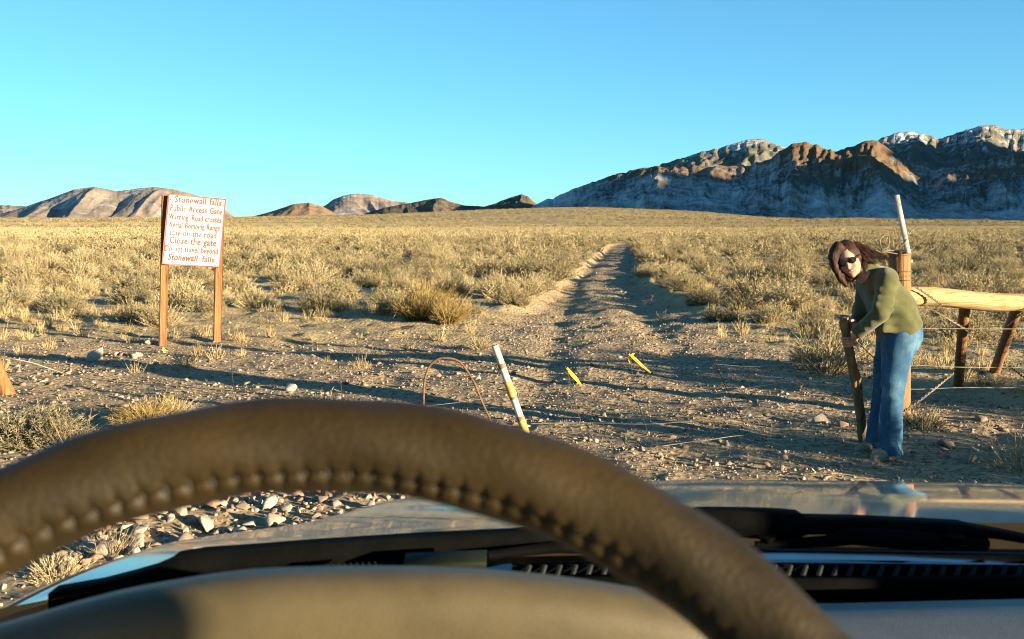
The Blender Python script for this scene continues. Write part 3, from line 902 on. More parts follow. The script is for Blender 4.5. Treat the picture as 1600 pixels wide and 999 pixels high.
for (X, Y, w, mt, lb) in [(150, 564, 44, 1, 'large pale stone lying left of the sign posts'), (214, 556, 22, 1, 'small pale stone near the left sign post'), (232, 538, 18, 1, 'white stone just behind the left sign post'),
                          (1282, 660, 32, 1, 'pale broken stone left of the gate stick'), (1316, 666, 24, 2, 'pinkish stone beside the foot of the gate stick'), (1262, 655, 14, 1, 'small pale stone beside the broken pale one'),
                          (1230, 618, 12, 1, 'small stone under the gate wires'), (683, 588, 16, 2, 'reddish stone inside the rusty hoop'), (672, 626, 18, 2, 'reddish stone at the foot of the rusty hoop'),
                          (746, 594, 16, 1, 'pale stone between the hoop and the leaning white pole'), (880, 594, 14, 1, 'pale stone left of the single yellow ribbon'), (914, 656, 14, 2, 'pinkish stone right of the leaning white pole'),
                          (1135, 695, 20, 1, 'flat pale stone at the bottom of the gate wires'), (210, 560, 20, 1, 'flat stone by the shadow left of the sign'), (455, 612, 26, 1, 'pale stone among grass tufts right of the sign'),
                          (1480, 700, 30, 0, 'brown stone right of the woman'), (1510, 722, 38, 0, 'dark flat stone right of the woman, nearer the hood'), (1535, 655, 26, 0, 'stone in the grass below the lowest fence wire'),
                          (4, 922, 22, 1, 'yellowish stone at the left edge beside the fender')]:
    p = G(X, Y); stone(p[0], p[1], w / 2 / F * p[1], mt, lb)
zr = np.random.default_rng(12)
ns = 0; spots = []
while ns < 250:
    X = zr.uniform(90, 640); Y = zr.uniform(755, 900)
    if Y > 960 - X * .33 + 30: continue
    big = zr.uniform(0, 1)
    s = (.024 + .056 * zr.uniform(0, 1) ** 2) * (1.0 if X < 470 else .6)
    p = G(X, Y)
    if any((p[0] - a) ** 2 + (p[1] - b) ** 2 < (s + c) ** 2 * .42 for a, b, c in spots): continue
    spots.append((p[0], p[1], s)); mt = int(zr.choice([0, 1, 1, 2]))
    lb = ('larger ' if s > .052 else '') + ['brown', 'pale', 'reddish'][mt] + ' angular stone in the bed of stones beyond the left fender'
    stone(p[0], p[1], s, mt, lb, 'the ' + lb.replace('stone in', 'stones in', 1)); ns += 1
for k in range(60):
    X = zr.uniform(560, 1560); Y = zr.uniform(640, 748)
    p = G(X, Y); s = zr.uniform(.018, .035); mt = int(zr.choice([0, 1, 2]))
    lb = ['brown', 'pale', 'reddish'][mt] + ' stone on the gravel before the hood'
    stone(p[0], p[1], s, mt, lb, 'the ' + lb.replace('stone on', 'stones on', 1))


# ------------------------------------------------------------------ sign
def text_mesh(txt, width, height, cx, cz, shear=0.0, bold=0.0):
    cu = bpy.data.curves.new('lettering', 'FONT'); cu.body = txt; cu.size = 1; cu.shear = shear; cu.offset = bold; cu.extrude = 0.004
    cu.space_word = 1.2; cu.space_character = 1.1; cu.resolution_u = 3
    o = bpy.data.objects.new('tmp_text', cu); COL.objects.link(o)
    dg = bpy.context.evaluated_depsgraph_get(); me = bpy.data.meshes.new_from_object(o.evaluated_get(dg))
    V = np.array([v.co for v in me.vertices]); T = []
    for p in me.polygons:
        vs = list(p.vertices)
        for k in range(1, len(vs) - 1): T.append((vs[0], vs[k], vs[k + 1]))
    bpy.data.objects.remove(o); bpy.data.curves.remove(cu); bpy.data.meshes.remove(me)
    x0, x1 = V[:, 0].min(), V[:, 0].max()
    capH = 0.70
    return np.stack([(V[:, 0] - (x0 + x1) / 2) * width / (x1 - x0) + cx, V[:, 2], V[:, 1] * height / capH + cz], 1), T


def build_sign():
    # left and right post bases on the ground, and the tops of the board seen above them
    bl = G(253.5, 539); br = G(338.5, 535)
    bl[2] = H(bl[0], bl[1]); br[2] = H(br[0], br[1])
    tl = P(263, 303.5, bl[1] - .02); tr = P(353, 311.5, br[1] - .02)
    root = thing('sign', 'white warning sign with red lettering on two wooden posts', 'sign', (bl + br) / 2)
    ex = br - bl; ex[2] = 0; ex /= np.linalg.norm(ex)
    nrm = np.array([ex[1], -ex[0], 0])           # towards the reader
    for b, t in ((bl, P(259.5, 306, bl[1] + .03)), (br, P(344.5, 314, br[1] + .03))):
        top = t - nrm * .04
        ax = top - b; mid = (top + b - np.array([0, 0, .12])) / 2
        up = (top - b + np.array([0, 0, .12])) / 2
        m = MB(); m.box(mid, ex * .046, nrm * .048, up); m.build('post', M['wood_post'], root, False)
    # board, built in its own plane
    w = np.linalg.norm(tr - tl); hb = 0.865
    ux = (tr - tl) / w; n2 = np.array([ux[1], -ux[0], 0]); n2 /= np.linalg.norm(n2); uz = np.cross(ux, -n2); uz = uz / np.linalg.norm(uz)
    if uz[2] < 0: uz = -uz
    # the photograph's board leans a little to the left at the foot
    uz = uz + ux * 0.035; uz /= np.linalg.norm(uz)
    o0 = tl - uz * hb
    m = MB(); c = o0 + ux * w / 2 + uz * hb / 2
    m.box(c - n2 * .008, ux * w / 2, n2 * .019, uz * hb / 2)
    bd = m.build('board', M['sign_white'], root, False)
    m = MB(); e = .011
    f = n2 * .0225
    c = c - n2 * .0085
    m.box(c - ux * (w / 2 - e * .5), ux * e * .8, f, uz * (hb / 2 + .004))
    m.box(c + ux * (w / 2 - e * .5), ux * e * .6, f, uz * (hb / 2 + .004))
    m.box(c + uz * (hb / 2 - e * .4), ux * (w / 2 - e), f, uz * e * .6)
    m.box(c - uz * (hb / 2 - e * .4), ux * (w / 2 - e), f, uz * e * .6)
    m.build('border', M['sign_red'], bd, False)
    rows = [('Stonewall falls', .60, .068, .02, 0.776, 0, 0), ('Public Access Gate', .665, .068, 0.005, 0.667, 0, 0), ('Warning: Road crosses', .675, .064, 0.0, 0.561, 0, 0),
            ('Aerial Bombing Range', .655, .064, 0.0, 0.461, 0, 0), ('stay on the road', .60, .066, -.01, 0.363, 0, 0), ('Close the gate', .60, .072, .0, 0.265, 0, .006),
            ('Do not travel beyond', .68, .066, -.01, 0.165, 0, 0)]
    k = w / .74
    def put(t, wd, hh, cx, cz, sh, bo):
        V, T = text_mesh(t, wd * k, hh * 1.14, 0, 0, sh, bo)
        m = MB(); m.add(o0 + ux * (w / 2 + cx * k) + n2 * .0135 + V[:, :1] * ux + (V[:, 2:] + cz) * uz + V[:, 1:2] * n2, (), T); m.build('lettering', M['letter_red'], bd, False)
    for r in rows: put(*r[:-1], r[-1] + .016)
    put('Stonewall', .39, .068, -.11, .058, .28, .034)
    put('falls', .16, .066, .215, .058, 0, .02)
    for cx, cz in ((-.335, .052), (.325, .052), (-.335, .80), (.34, .785)):
        q = o0 + ux * (w / 2 + cx * k) + uz * cz * hb / .865
        m = MB(); m.tube(np.array([q + n2 * .010, q + n2 * .0165, q + n2 * .0185]), [.007, .007, .004], 10); m.build('bolt', M['rust'], bd)


build_sign()


# ------------------------------------------------------------------ fence on the right, gate across the track
def px_tube(name, pts, rad, mat, parent, k=8):
    """pts: (X, Y, distance) rows"""
    q = np.array([P(*p) for p in pts])
    if len(q) > 3:
        t = np.linspace(0, len(q) - 1, (len(q) - 1) * 5 + 1)
        q = catmull(q, t)
    m = MB(); m.tube(q, rad if np.isscalar(rad) else np.interp(np.linspace(0, 1, len(q)), np.linspace(0, 1, len(rad)), rad), k)
    return m.build(name, mat, parent)


def catmull(p, t):
    p = np.vstack([2 * p[0] - p[1], p, 2 * p[-1] - p[-2]]); out = []
    for v in t:
        i = min(int(v), len(p) - 4); u = v - i
        a, b, c, d = p[i:i + 4]
        out.append(.5 * ((2 * b) + (-a + c) * u + (2 * a - 5 * b + 4 * c - d) * u ** 2 + (-a + 3 * b - 3 * c + d) * u ** 3))
    return np.array(out)


def log_mesh(line, rad, seed, k=30, n=70, amp=.045):
    """a round timber with a wandering outline, grooves along the grain and a few knots"""
    line = np.asarray(line, float); t = np.linspace(0, len(line) - 1, n)
    c = np.stack([np.interp(t, range(len(line)), line[:, i]) for i in range(3)], 1); rr = np.interp(t, range(len(line)), np.broadcast_to(rad, (len(line),)))
    L = np.linalg.norm(c[-1] - c[0]); T = (c[-1] - c[0]) / L
    A_ = np.cross(T, [0, 0, 1] if abs(T[2]) < .9 else [1, 0, 0]); A_ /= np.linalg.norm(A_); B_ = np.cross(T, A_)
    an = np.arange(k) * 2 * math.pi / k; tt, aa = np.meshgrid(t / (len(line) - 1) * L, an, indexing='ij')
    f = 1 + amp * 2 * (fbm(tt * 3 + seed, np.cos(aa) * 1.2 + np.sin(aa) * 1.7 + 9, seed, 3) - .5) + .035 * (fbm(tt * 1.2, aa * 4.4 + seed, seed + 3, 3) - .5) * 2
    g_ = np.random.default_rng(seed)
    for _ in range(int(3 + L * 2)):
        t0, a0_ = g_.uniform(0, L), g_.uniform(0, 6.28); da = np.abs((aa - a0_ + math.pi) % (2 * math.pi) - math.pi)
        f = f + .10 * np.exp(-((tt - t0) / .035) ** 2 - (da / .35) ** 2)
    for _ in range(3):
        a0_ = g_.uniform(0, 6.28); da = np.abs((aa - a0_ - .25 * np.sin(tt * 2) + math.pi) % (2 * math.pi) - math.pi)
        f = f - .07 * np.exp(-(da / .12) ** 2) * sstep(.35, .6, fbm(tt * 1.5, tt * 0 + a0_, seed + 8, 2))
    V = c[:, None] + (rr[:, None] * f)[..., None] * (np.cos(aa)[..., None] * A_ + np.sin(aa)[..., None] * B_)
    m = MB(); m.grid(V, closed_v=True)
    for e, q in ((0, -.004), (n - 1, .004)):
        V0 = np.vstack([V[e], c[e] + T * q]); m.add(V0, (), [((i + 1) % k, i, k) if e == 0 else (i, (i + 1) % k, k) for i in range(k)])
    return m


FD = 8.0
gpx = P(1404, 640, FD); gz = H(gpx[0], gpx[1])
fence = thing('fence', 'wire fence with a thick log rail and round wooden gate post on the right', 'fence', (gpx[0], gpx[1], gz))
top = P(1406, 391, FD); bot = P(1404, 655, FD); bot[2] = gz - .15
t = np.linspace(0, 1, 12)[:, None]
m = log_mesh(bot * (1 - t) + top * t, np.linspace(.094, .085, 12), 3, amp=.03)
gpost = m.build('gate_post', M['wood_post'], fence)
m = MB()
for zz, tw in ((392, 1.0), (398, 1.0), (424, 1.0), (428, 1.0), (433, 1.0)):
    c = P(1406, zz + 3, FD); a = np.linspace(0, 2 * math.pi * 1.02, 26)
    m.tube(np.stack([c[0] + .094 * np.cos(a), c[1] + .094 * np.sin(a), c[2] + .012 * np.sin(a + zz) + a * .001], 1), .0032, 6)
m.build('wire_wrap', M['wire_dark'], gpost)
# pale angle-iron stake strapped to the post
a0 = P(1419, 396, FD - .10); a1 = P(1401, 305, FD - .06)
m = MB(); ax = (a1 - a0) / 2; sd = np.array([.017, -.006, .003])
m.box((a0 + a1) / 2, sd, np.array([.001, .004, 0]), ax); m.box((a0 + a1) / 2 + np.array([.017, .010, 0]), np.array([.003, 0, 0]), np.array([0, .014, 0]), ax)
m.build('metal_stake', M['white_paint'], fence, False)
px_tube('wire_loop', [(1397, 392, FD - .1), (1380, 391, FD - .12), (1375, 377, FD - .1), (1381, 369, FD - .08), (1389, 371, FD - .08), (1387, 386, FD - .1), (1378, 392, FD - .12), (1402, 397, FD - .1)], .005, M['wire_dark'], gpost)
px_tube('loose_wire', [(1405, 388, FD - .1), (1414, 379, FD - .1), (1421, 365, FD - .08), (1430, 356, FD - .05), (1432, 352, FD - .05)], .0042, M['wire_dark'], gpost)
m = MB(); c = P(1423, 409, FD - .02); m.tube([c - [.02, 0, 0], c + [.012, 0, 0]], [.014, .02], 10); m.build('insulator', M['white_paint'], gpost)
# the log rail
q0 = P(1412, 463, FD + .02); q1 = P(1665, 477, FD + .1)
t = np.linspace(0, 1, 24)[:, None]
line = q0 * (1 - t) + q1 * t; line[:, 2] += .008 * np.sin(np.linspace(0, 9, 24))
m = log_mesh(line, np.linspace(.078, .070, 24), 11, n=120)
m.build('log_rail', M['wood_rail'], fence)
for (Xt, Yt, Xb, Yb, rr) in ((1508, 470, 1497, 598, .047), (1594, 468, 1550, 581, .05)):
    b = G(Xb, Yb); b[2] = H(b[0], b[1]); d = b[1]; b[2] -= .1
    tp = P(Xt, Yt, min(d, FD + .12 + .09))
    s_ = np.linspace(0, 1, 8)[:, None]; m = log_mesh(b * (1 - s_) + tp * s_, np.linspace(rr, rr * .9, 8), int(Xt), 20, 40, .06)
    m.build('brace_post', M['wood_post'], fence)
for Y0, Y1, Y2 in ((513, 514, 513), (571, 574, 571), (608, 606, 608)):
    px_tube('wire_strand', [(1404, Y0, FD + .05), (1440, Y0 + .3, FD + .05), (1500, Y1, FD + .05), (1560, Y1 + .3, FD + .06), (1610, Y1, FD + .06), (1680, Y2, FD + .08)], .0028, M['wire'], fence)
def twisted(pts, name='twisted_wire'):
    q = np.array([P(*p) for p in pts]); t = np.linspace(0, len(q) - 1, 60); c = catmull(q, t) if len(q) > 2 else q[0] + (q[1] - q[0]) * np.linspace(0, 1, 60)[:, None]
    m = MB(); ph = np.linspace(0, 46, 60)
    for s_ in (0, math.pi):
        m.tube(c + .006 * np.stack([np.cos(ph + s_), np.zeros(60), np.sin(ph + s_)], 1), .0045, 6)
    m.build(name, M['wire_dark'], fence)
twisted([(1432, 449, FD - .07), (1468, 474, FD - .08), (1468, 478, FD - .08)])
twisted([(1446, 478, FD - .07), (1480, 497, FD), (1512, 517, FD + .1)])
twisted([(1415, 643, FD - .1), (1455, 612, FD), (1490, 583, FD + .1)])
twisted([(1578, 572, FD + .1), (1604, 592, FD), (1640, 612, FD)])
twisted([(1572, 509, FD + .1), (1600, 488, FD + .0), (1640, 466, FD)])
# the rest of the brace beyond the picture's right edge
m = MB(); b = P(1668, 640, FD + .1); b[2] = H(b[0], b[1]) - .1; m.tube([b, b + [0, 0, .6], b + [0.01, 0, 1.42]], [.095, .09, .085], 18); m.build('brace_post', M['wood_post'], fence)

# wire gate being closed: stick, wires, stays and ribbons
STK0 = G(1350, 694); STK0[2] = H(STK0[0], STK0[1]) - .04
STK1 = P(1320.5, 496, 6.50)
gate = thing('wire_gate', 'slack barbed wire gate with a rough wooden end stick drawn across the track', 'gate', (STK0[0], STK0[1], STK0[2] + .04))
t = np.linspace(0, 1, 16)[:, None]
line = STK0 * (1 - t) + STK1 * t
line[:, 0] += .010 * np.sin(np.linspace(0, 5, 16)); 
m = log_mesh(line, np.linspace(.034, .029, 16), 29, 22, 70, .07)
stick = m.build('gate_stick', M['wood_dark'], gate)
# a split pale face and a pale butt on the stick
for u0, u1, rr in ((.42, .62, .020), (.0, .09, .022)):
    c0 = STK0 * (1 - u0) + STK1 * u0; c1 = STK0 * (1 - u1) + STK1 * u1; of = np.array([.022, -.022, 0])
    s_ = np.linspace(0, 1, 7)
    m = MB(); m.tube(c0 + of + (c1 - c0) * s_[:, None], rr * np.sin(.12 * math.pi + s_ * .76 * math.pi) + .002, 10, flat=(1, .7)); m.build('split_face', M['wood_post'], stick)
px_tube('wire_strand', [(1318, 549, 6.62), (1306, 557, 6.7), (1285, 566, 6.9), (1255, 570, 7.1), (1215, 571, 7.3), (1170, 573, 7.4), (1115, 569, 7.5)], .0028, M['wire'], gate)
px_tube('wire_strand', [(1332, 585, 6.7), (1300, 593, 6.9), (1262, 598, 7.1), (1230, 599, 7.2), (1190, 603, 7.3), (1140, 612, 7.4), (1100, 618, 7.5), (1060, 632, 7.8)], .0024, M['wire'], gate)
px_tube('wire_strand', [(1340, 640, 6.85), (1290, 642, 7.0), (1240, 650, 7.0), (1180, 653, 7.0), (1100, 657, 7.0), (1010, 663, 7.0), (920, 661, 7.1), (830, 662, 7.1)], .0019, M['wire'], gate)
px_tube('wire_strand', [(1240, 672, 7.05), (1190, 678, 6.98), (1145, 682, 6.9), (1105, 688, 6.85), (1070, 692, 6.8), (1035, 697, 6.75), (1019, 695, 6.8)], .0024, M['wire'], gate)
px_tube('wire_strand', [(770, 622, 7.4), (735, 626, 7.4), (700, 631, 7.4), (660, 634, 7.4), (620, 631, 7.5), (580, 628, 7.6), (530, 626, 7.8)], .0024, M['wire'], gate)
px_tube('wire_strand', [(0, 560, 9.2), (20, 561, 9.2), (50, 567, 9.3), (80, 577, 9.4), (101, 584, 9.5)], .003, M['wire'], gate)
px_tube('wire_strand', [(101, 584, 9.5), (150, 594, 9.3), (220, 600, 9.0), (300, 606, 8.8), (420, 616, 8.4), (530, 626, 7.8)], .003, M['wire_dark'], gate)
px_tube('wire_strand', [(10, 556, 12.0), (90, 549, 12.0), (170, 547, 12.0), (252, 549, 11.9), (340, 550, 11.8), (430, 551, 11.6), (520, 560, 11.4)], .0045, M['wire'], gate)
for pts in ([(1117, 566, 7.4), (1127, 590, 7.3), (1141, 620, 7.2), (1161, 659, 7.0)], [(985, 560, 8.5), (990, 600, 8.1), (1000, 640, 7.5), (1019, 695, 6.8)],
            [(886, 574, 7.62), (890, 596, 7.5), (897, 625, 7.3), (908, 662, 7.1)],
            [(360, 546, 9.6), (362, 575, 9.2), (365, 605, 8.8), (371, 632, 8.5)], [(528, 560, 9.0), (530, 580, 8.7), (533, 605, 8.4), (536, 630, 8.1)],
            [(1318, 552, 6.5), (1313, 570, 6.6), (1300, 588, 6.8)], [(1337, 532, 6.45), (1350, 545, 6.5), (1362, 556, 6.55), (1374, 566, 6.6)]):
    px_tube('wire_stay', pts, .0032, M['wire_dark'], gate)


def ribbon(name, pts, w, parent, lab=None):
    q = np.array([P(*p) for p in pts]); t = np.linspace(0, len(q) - 1, 18); c = catmull(q, t); ww = np.interp(t, range(len(w)), w)
    side = np.cross(c[-1] - c[0], SUND * [1, 1.6, 1]); side /= np.linalg.norm(side); fold = np.array([0, .006, 0])
    cols = [c - side * ww[:, None], c - side * ww[:, None] * .3 - fold, c + side * ww[:, None] * .3 + fold * .5, c + side * ww[:, None]]
    m = MB(); A = np.stack(cols, 1); m.grid(np.concatenate([A, A[:, ::-1] + np.array([0, .003, 0])], 1), closed_v=True)
    o = m.build(name, M['yellow'], parent); 
    if lab: o['label'] = lab


ribbon('ribbon', [(886, 575, 7.6), (893, 584, 7.6), (901, 593, 7.6), (909, 603, 7.6)], [.008, .017, .016, .004], gate, 'single yellow ribbon')
ribbon('ribbon', [(983, 553, 8.5), (992, 561, 8.5), (1003, 571, 8.48), (1017, 583, 8.46)], [.008, .015, .014, .004], gate, 'longer yellow ribbon')
ribbon('ribbon', [(990, 552, 8.5), (987, 557, 8.52), (984, 563, 8.52), (986, 568, 8.52)], [.020, .018, .016, .012], gate)
ribbon('ribbon', [(255, 545, 11.9), (258, 551, 11.9), (257, 556, 11.9), (265, 567, 11.9)], [.018, .020, .016, .006], gate, 'small orange yellow ribbon below the sign')

# leaning banded pole
pb = G(830, 700); pb[2] = H(pb[0], pb[1]); ptop = P(773, 540, pb[1] - .02)
pole = thing('marker_pole', 'leaning white pole with orange and brown bands behind the steering wheel', 'pole', pb)
lens = np.linspace(0, 1, 40)
pl = lambda u: pb + (ptop - pb) * u
def seg(name, mat, u0, u1, r, lab=None):
    m = MB(); s_ = np.linspace(u0, u1, 8); m.tube(np.array([pl(u) for u in s_]), r, 16)
    o = m.build(name, mat, pole)
    if lab: o['label'] = lab
def at_y(Y): return (700 - Y) / 160.0
seg('shaft', M['white_paint'], -.1, 1.0, .0245)
seg('band', M['band_dark'], at_y(575), at_y(568), .0272)
seg('band', M['band_orange'], at_y(610), at_y(596), .0275)
seg('band', M['band_orange'], at_y(618), at_y(611), .0305)
seg('band', M['band_dark'], at_y(623), at_y(619), .0268)
seg('band', M['band_dark'], at_y(656), at_y(650), .0280)
seg('band', M['band_orange'], at_y(690), at_y(657), .0268)

hoop_pts = [(663, 672, 7.5), (662, 640, 7.5), (662, 615, 7.5), (664, 592, 7.5), (671, 573, 7.5), (683, 562, 7.5), (700, 560, 7.5), (717, 565, 7.5), (730, 580, 7.5), (742, 601, 7.5), (753, 628, 7.5), (766, 656, 7.5), (774, 676, 7.5)]
hp = px_tube('wire_hoop', hoop_pts, .0085, M['rust'], None, 10)
tag(hp, 'bent rusty iron hoop standing in the gravel left of the leaning pole', 'hoop')
b = G(12, 613); b[2] = H(b[0], b[1]); tp = P(-40, 497, b[1])
s_ = np.linspace(-.1, 1, 10)[:, None]; m = log_mesh(b * (1 - s_) + tp * s_, .062, 41, 24, 50, .05)
tag(m.build('wooden_post', M['wood_post'], None), 'leaning wooden post cut by the left edge of the photo', 'post')


# ------------------------------------------------------------------ the woman
def noise3(p, sc, seed):
    x, y, z = (p[..., i] * sc for i in range(3))
    return (vnoise(x + .37 * y, z + .31 * y, seed) + vnoise(y + .23 * z, x + .41 * z, seed + 7) + vnoise(z + .19 * x, y + .29 * x, seed + 13)) / 3


class Field:
    """signed distance field -> one continuous surface"""
    def __init__(s, lo, hi, h):
        s.h = h; s.lo = np.array(lo, float); s.n = np.ceil((np.array(hi) - lo) / h).astype(int) + 1
        ax = [s.lo[i] + np.arange(s.n[i]) * h for i in range(3)]
        s.ax = ax
        s.D = np.full(s.n, 1.0, np.float32)

    def _sub(s, lo, hi):
        i0 = np.clip(((np.array(lo) - s.lo) / s.h).astype(int) - 1, 0, s.n - 1); i1 = np.clip(((np.array(hi) - s.lo) / s.h).astype(int) + 2, 1, s.n)
        sl = tuple(slice(a, b) for a, b in zip(i0, i1))
        g = np.stack(np.meshgrid(*[s.ax[k][sl[k]] for k in range(3)], indexing='ij'), -1)
        return sl, g

    def _join(s, sl, d, k):
        D = s.D[sl]
        if k <= 0: s.D[sl] = np.minimum(D, d); return
        hh = np.clip(.5 + .5 * (D - d) / k, 0, 1)
        s.D[sl] = D * (1 - hh) + d * hh - k * hh * (1 - hh)

    def cap(s, a, b, ra, rb=None, k=.02, sq=None):
        """tapered capsule; sq = (axis, factor) flattens along an axis"""
        rb = ra if rb is None else rb; a = np.array(a, float); b = np.array(b, float); R = max(ra, rb) + .06
        sl, g = s._sub(np.minimum(a, b) - R * 1.4, np.maximum(a, b) + R * 1.4)
        ba = b - a; pa = g - a
        t = np.clip((pa @ ba) / max(ba @ ba, 1e-12), 0, 1)
        q = pa - t[..., None] * ba
        if sq is not None:
            ax = np.array(sq[0], float); ax /= np.linalg.norm(ax); q = q + (q @ ax)[..., None] * ax * (1 / sq[1] - 1)
        s._join(sl, np.linalg.norm(q, axis=-1) - (ra + (rb - ra) * t), k); return s

    def ell(s, c, axes, rad, k=.02, cut=False):
        c = np.array(c, float); A = np.array(axes, float); rad = np.array(rad, float); R = rad.max() + .06
        sl, g = s._sub(c - R, c + R)
        q = (g - c) @ A.T
        k0 = np.linalg.norm(q / rad, axis=-1); k1 = np.linalg.norm(q / rad ** 2, axis=-1)
        d = k0 * (k0 - 1) / np.maximum(k1, 1e-9)
        if cut:
            D = s.D[sl]; hh = np.clip(.5 - .5 * (D + d) / k, 0, 1); s.D[sl] = D * (1 - hh) - d * hh + k * hh * (1 - hh)
        else: s._join(sl, d, k)
        return s

    def cut_plane(s, p, n):
        g = np.stack(np.meshgrid(*s.ax, indexing='ij'), -1); s.D = np.maximum(s.D, ((g - np.array(p)) @ np.array(n)).astype(np.float32))

    def rough(s, amp, sc, seed, aniso=(1, 1, 1), rot=0.0):
        g = np.stack(np.meshgrid(*s.ax, indexing='ij'), -1)
        c, q = math.cos(rot), math.sin(rot)
        g = np.stack([g[..., 0] * c + g[..., 2] * q, g[..., 1], -g[..., 0] * q + g[..., 2] * c], -1) * np.array(aniso)
        s.D = s.D + ((noise3(g, sc, seed) - .5) * 2 * amp).astype(np.float32)

    def mesh(s):
        D = s.D; n = s.n; inside = D < 0
        c = [inside[i:n[0] - 1 + i, j:n[1] - 1 + j, k:n[2] - 1 + k] for i in (0, 1) for j in (0, 1) for k in (0, 1)]
        cnt = sum(x.astype(np.int8) for x in c); act = (cnt > 0) & (cnt < 8)
        ijk = np.argwhere(act); idx = np.full(act.shape, -1, int); idx[act] = np.arange(len(ijk))
        acc = np.zeros((len(ijk), 3)); num = np.zeros(len(ijk))
        co = [(i, j, k) for i in (0, 1) for j in (0, 1) for k in (0, 1)]
        val = {q: D[ijk[:, 0] + q[0], ijk[:, 1] + q[1], ijk[:, 2] + q[2]] for q in co}
        for a in co:
            for b in co:
                if sum(abs(x - y) for x, y in zip(a, b)) == 1 and a < b:
                    va, vb = val[a], val[b]; m = (va < 0) != (vb < 0); t = np.where(m, va / np.where(m, va - vb, 1), 0)
                    p = np.array(a) + t[:, None] * (np.array(b) - np.array(a)); acc[m] += p[m]; num[m] += 1
        V = s.lo + s.h * (ijk + acc / num[:, None])
        Q = []
        for ax in range(3):
            o = [1, 1, 1]; o[ax] = 0; u, v = [q for q in range(3) if q != ax]
            sl0 = [slice(1, n[q] - 1) for q in range(3)]; sl0[ax] = slice(0, n[ax] - 1); sl1 = list(sl0); sl1[ax] = slice(1, n[ax])
            A = inside[tuple(sl0)]; B = inside[tuple(sl1)]
            for flip, msk in ((0, A & ~B), (1, B & ~A)):
                e = np.argwhere(msk)
                if not len(e): continue
                e = e + np.array([1 if q != ax else 0 for q in range(3)])
                du = np.zeros(3, int); du[u] = 1; dv = np.zeros(3, int); dv[v] = 1
                q = [idx[tuple((e - x).T)] for x in (du + dv, dv, 0 * du, du)]
                q = np.stack(q, 1)
                if (ax == 1) ^ bool(flip): q = q[:, ::-1]
                Q.append(q)
        Q = np.concatenate(Q); Q = Q[(Q >= 0).all(1)]
        return V, Q


def field_obj(f, name, mat, parent, smooth_it=2):
    V, Q = f.mesh()
    # a light Laplacian smooth
    for _ in range(smooth_it):
        acc = np.zeros_like(V); c = np.zeros(len(V))
        for a, b in ((0, 1), (1, 2), (2, 3), (3, 0)):
            np.add.at(acc, Q[:, a], V[Q[:, b]]); np.add.at(c, Q[:, a], 1); np.add.at(acc, Q[:, b], V[Q[:, a]]); np.add.at(c, Q[:, b], 1)
        V = V * .5 + .5 * acc / np.maximum(c, 1)[:, None]
    m = MB(); m.add(V, Q)
    return m.build(name, mat, parent)


def nz(v):
    v = np.array(v, float); return v / np.linalg.norm(v)


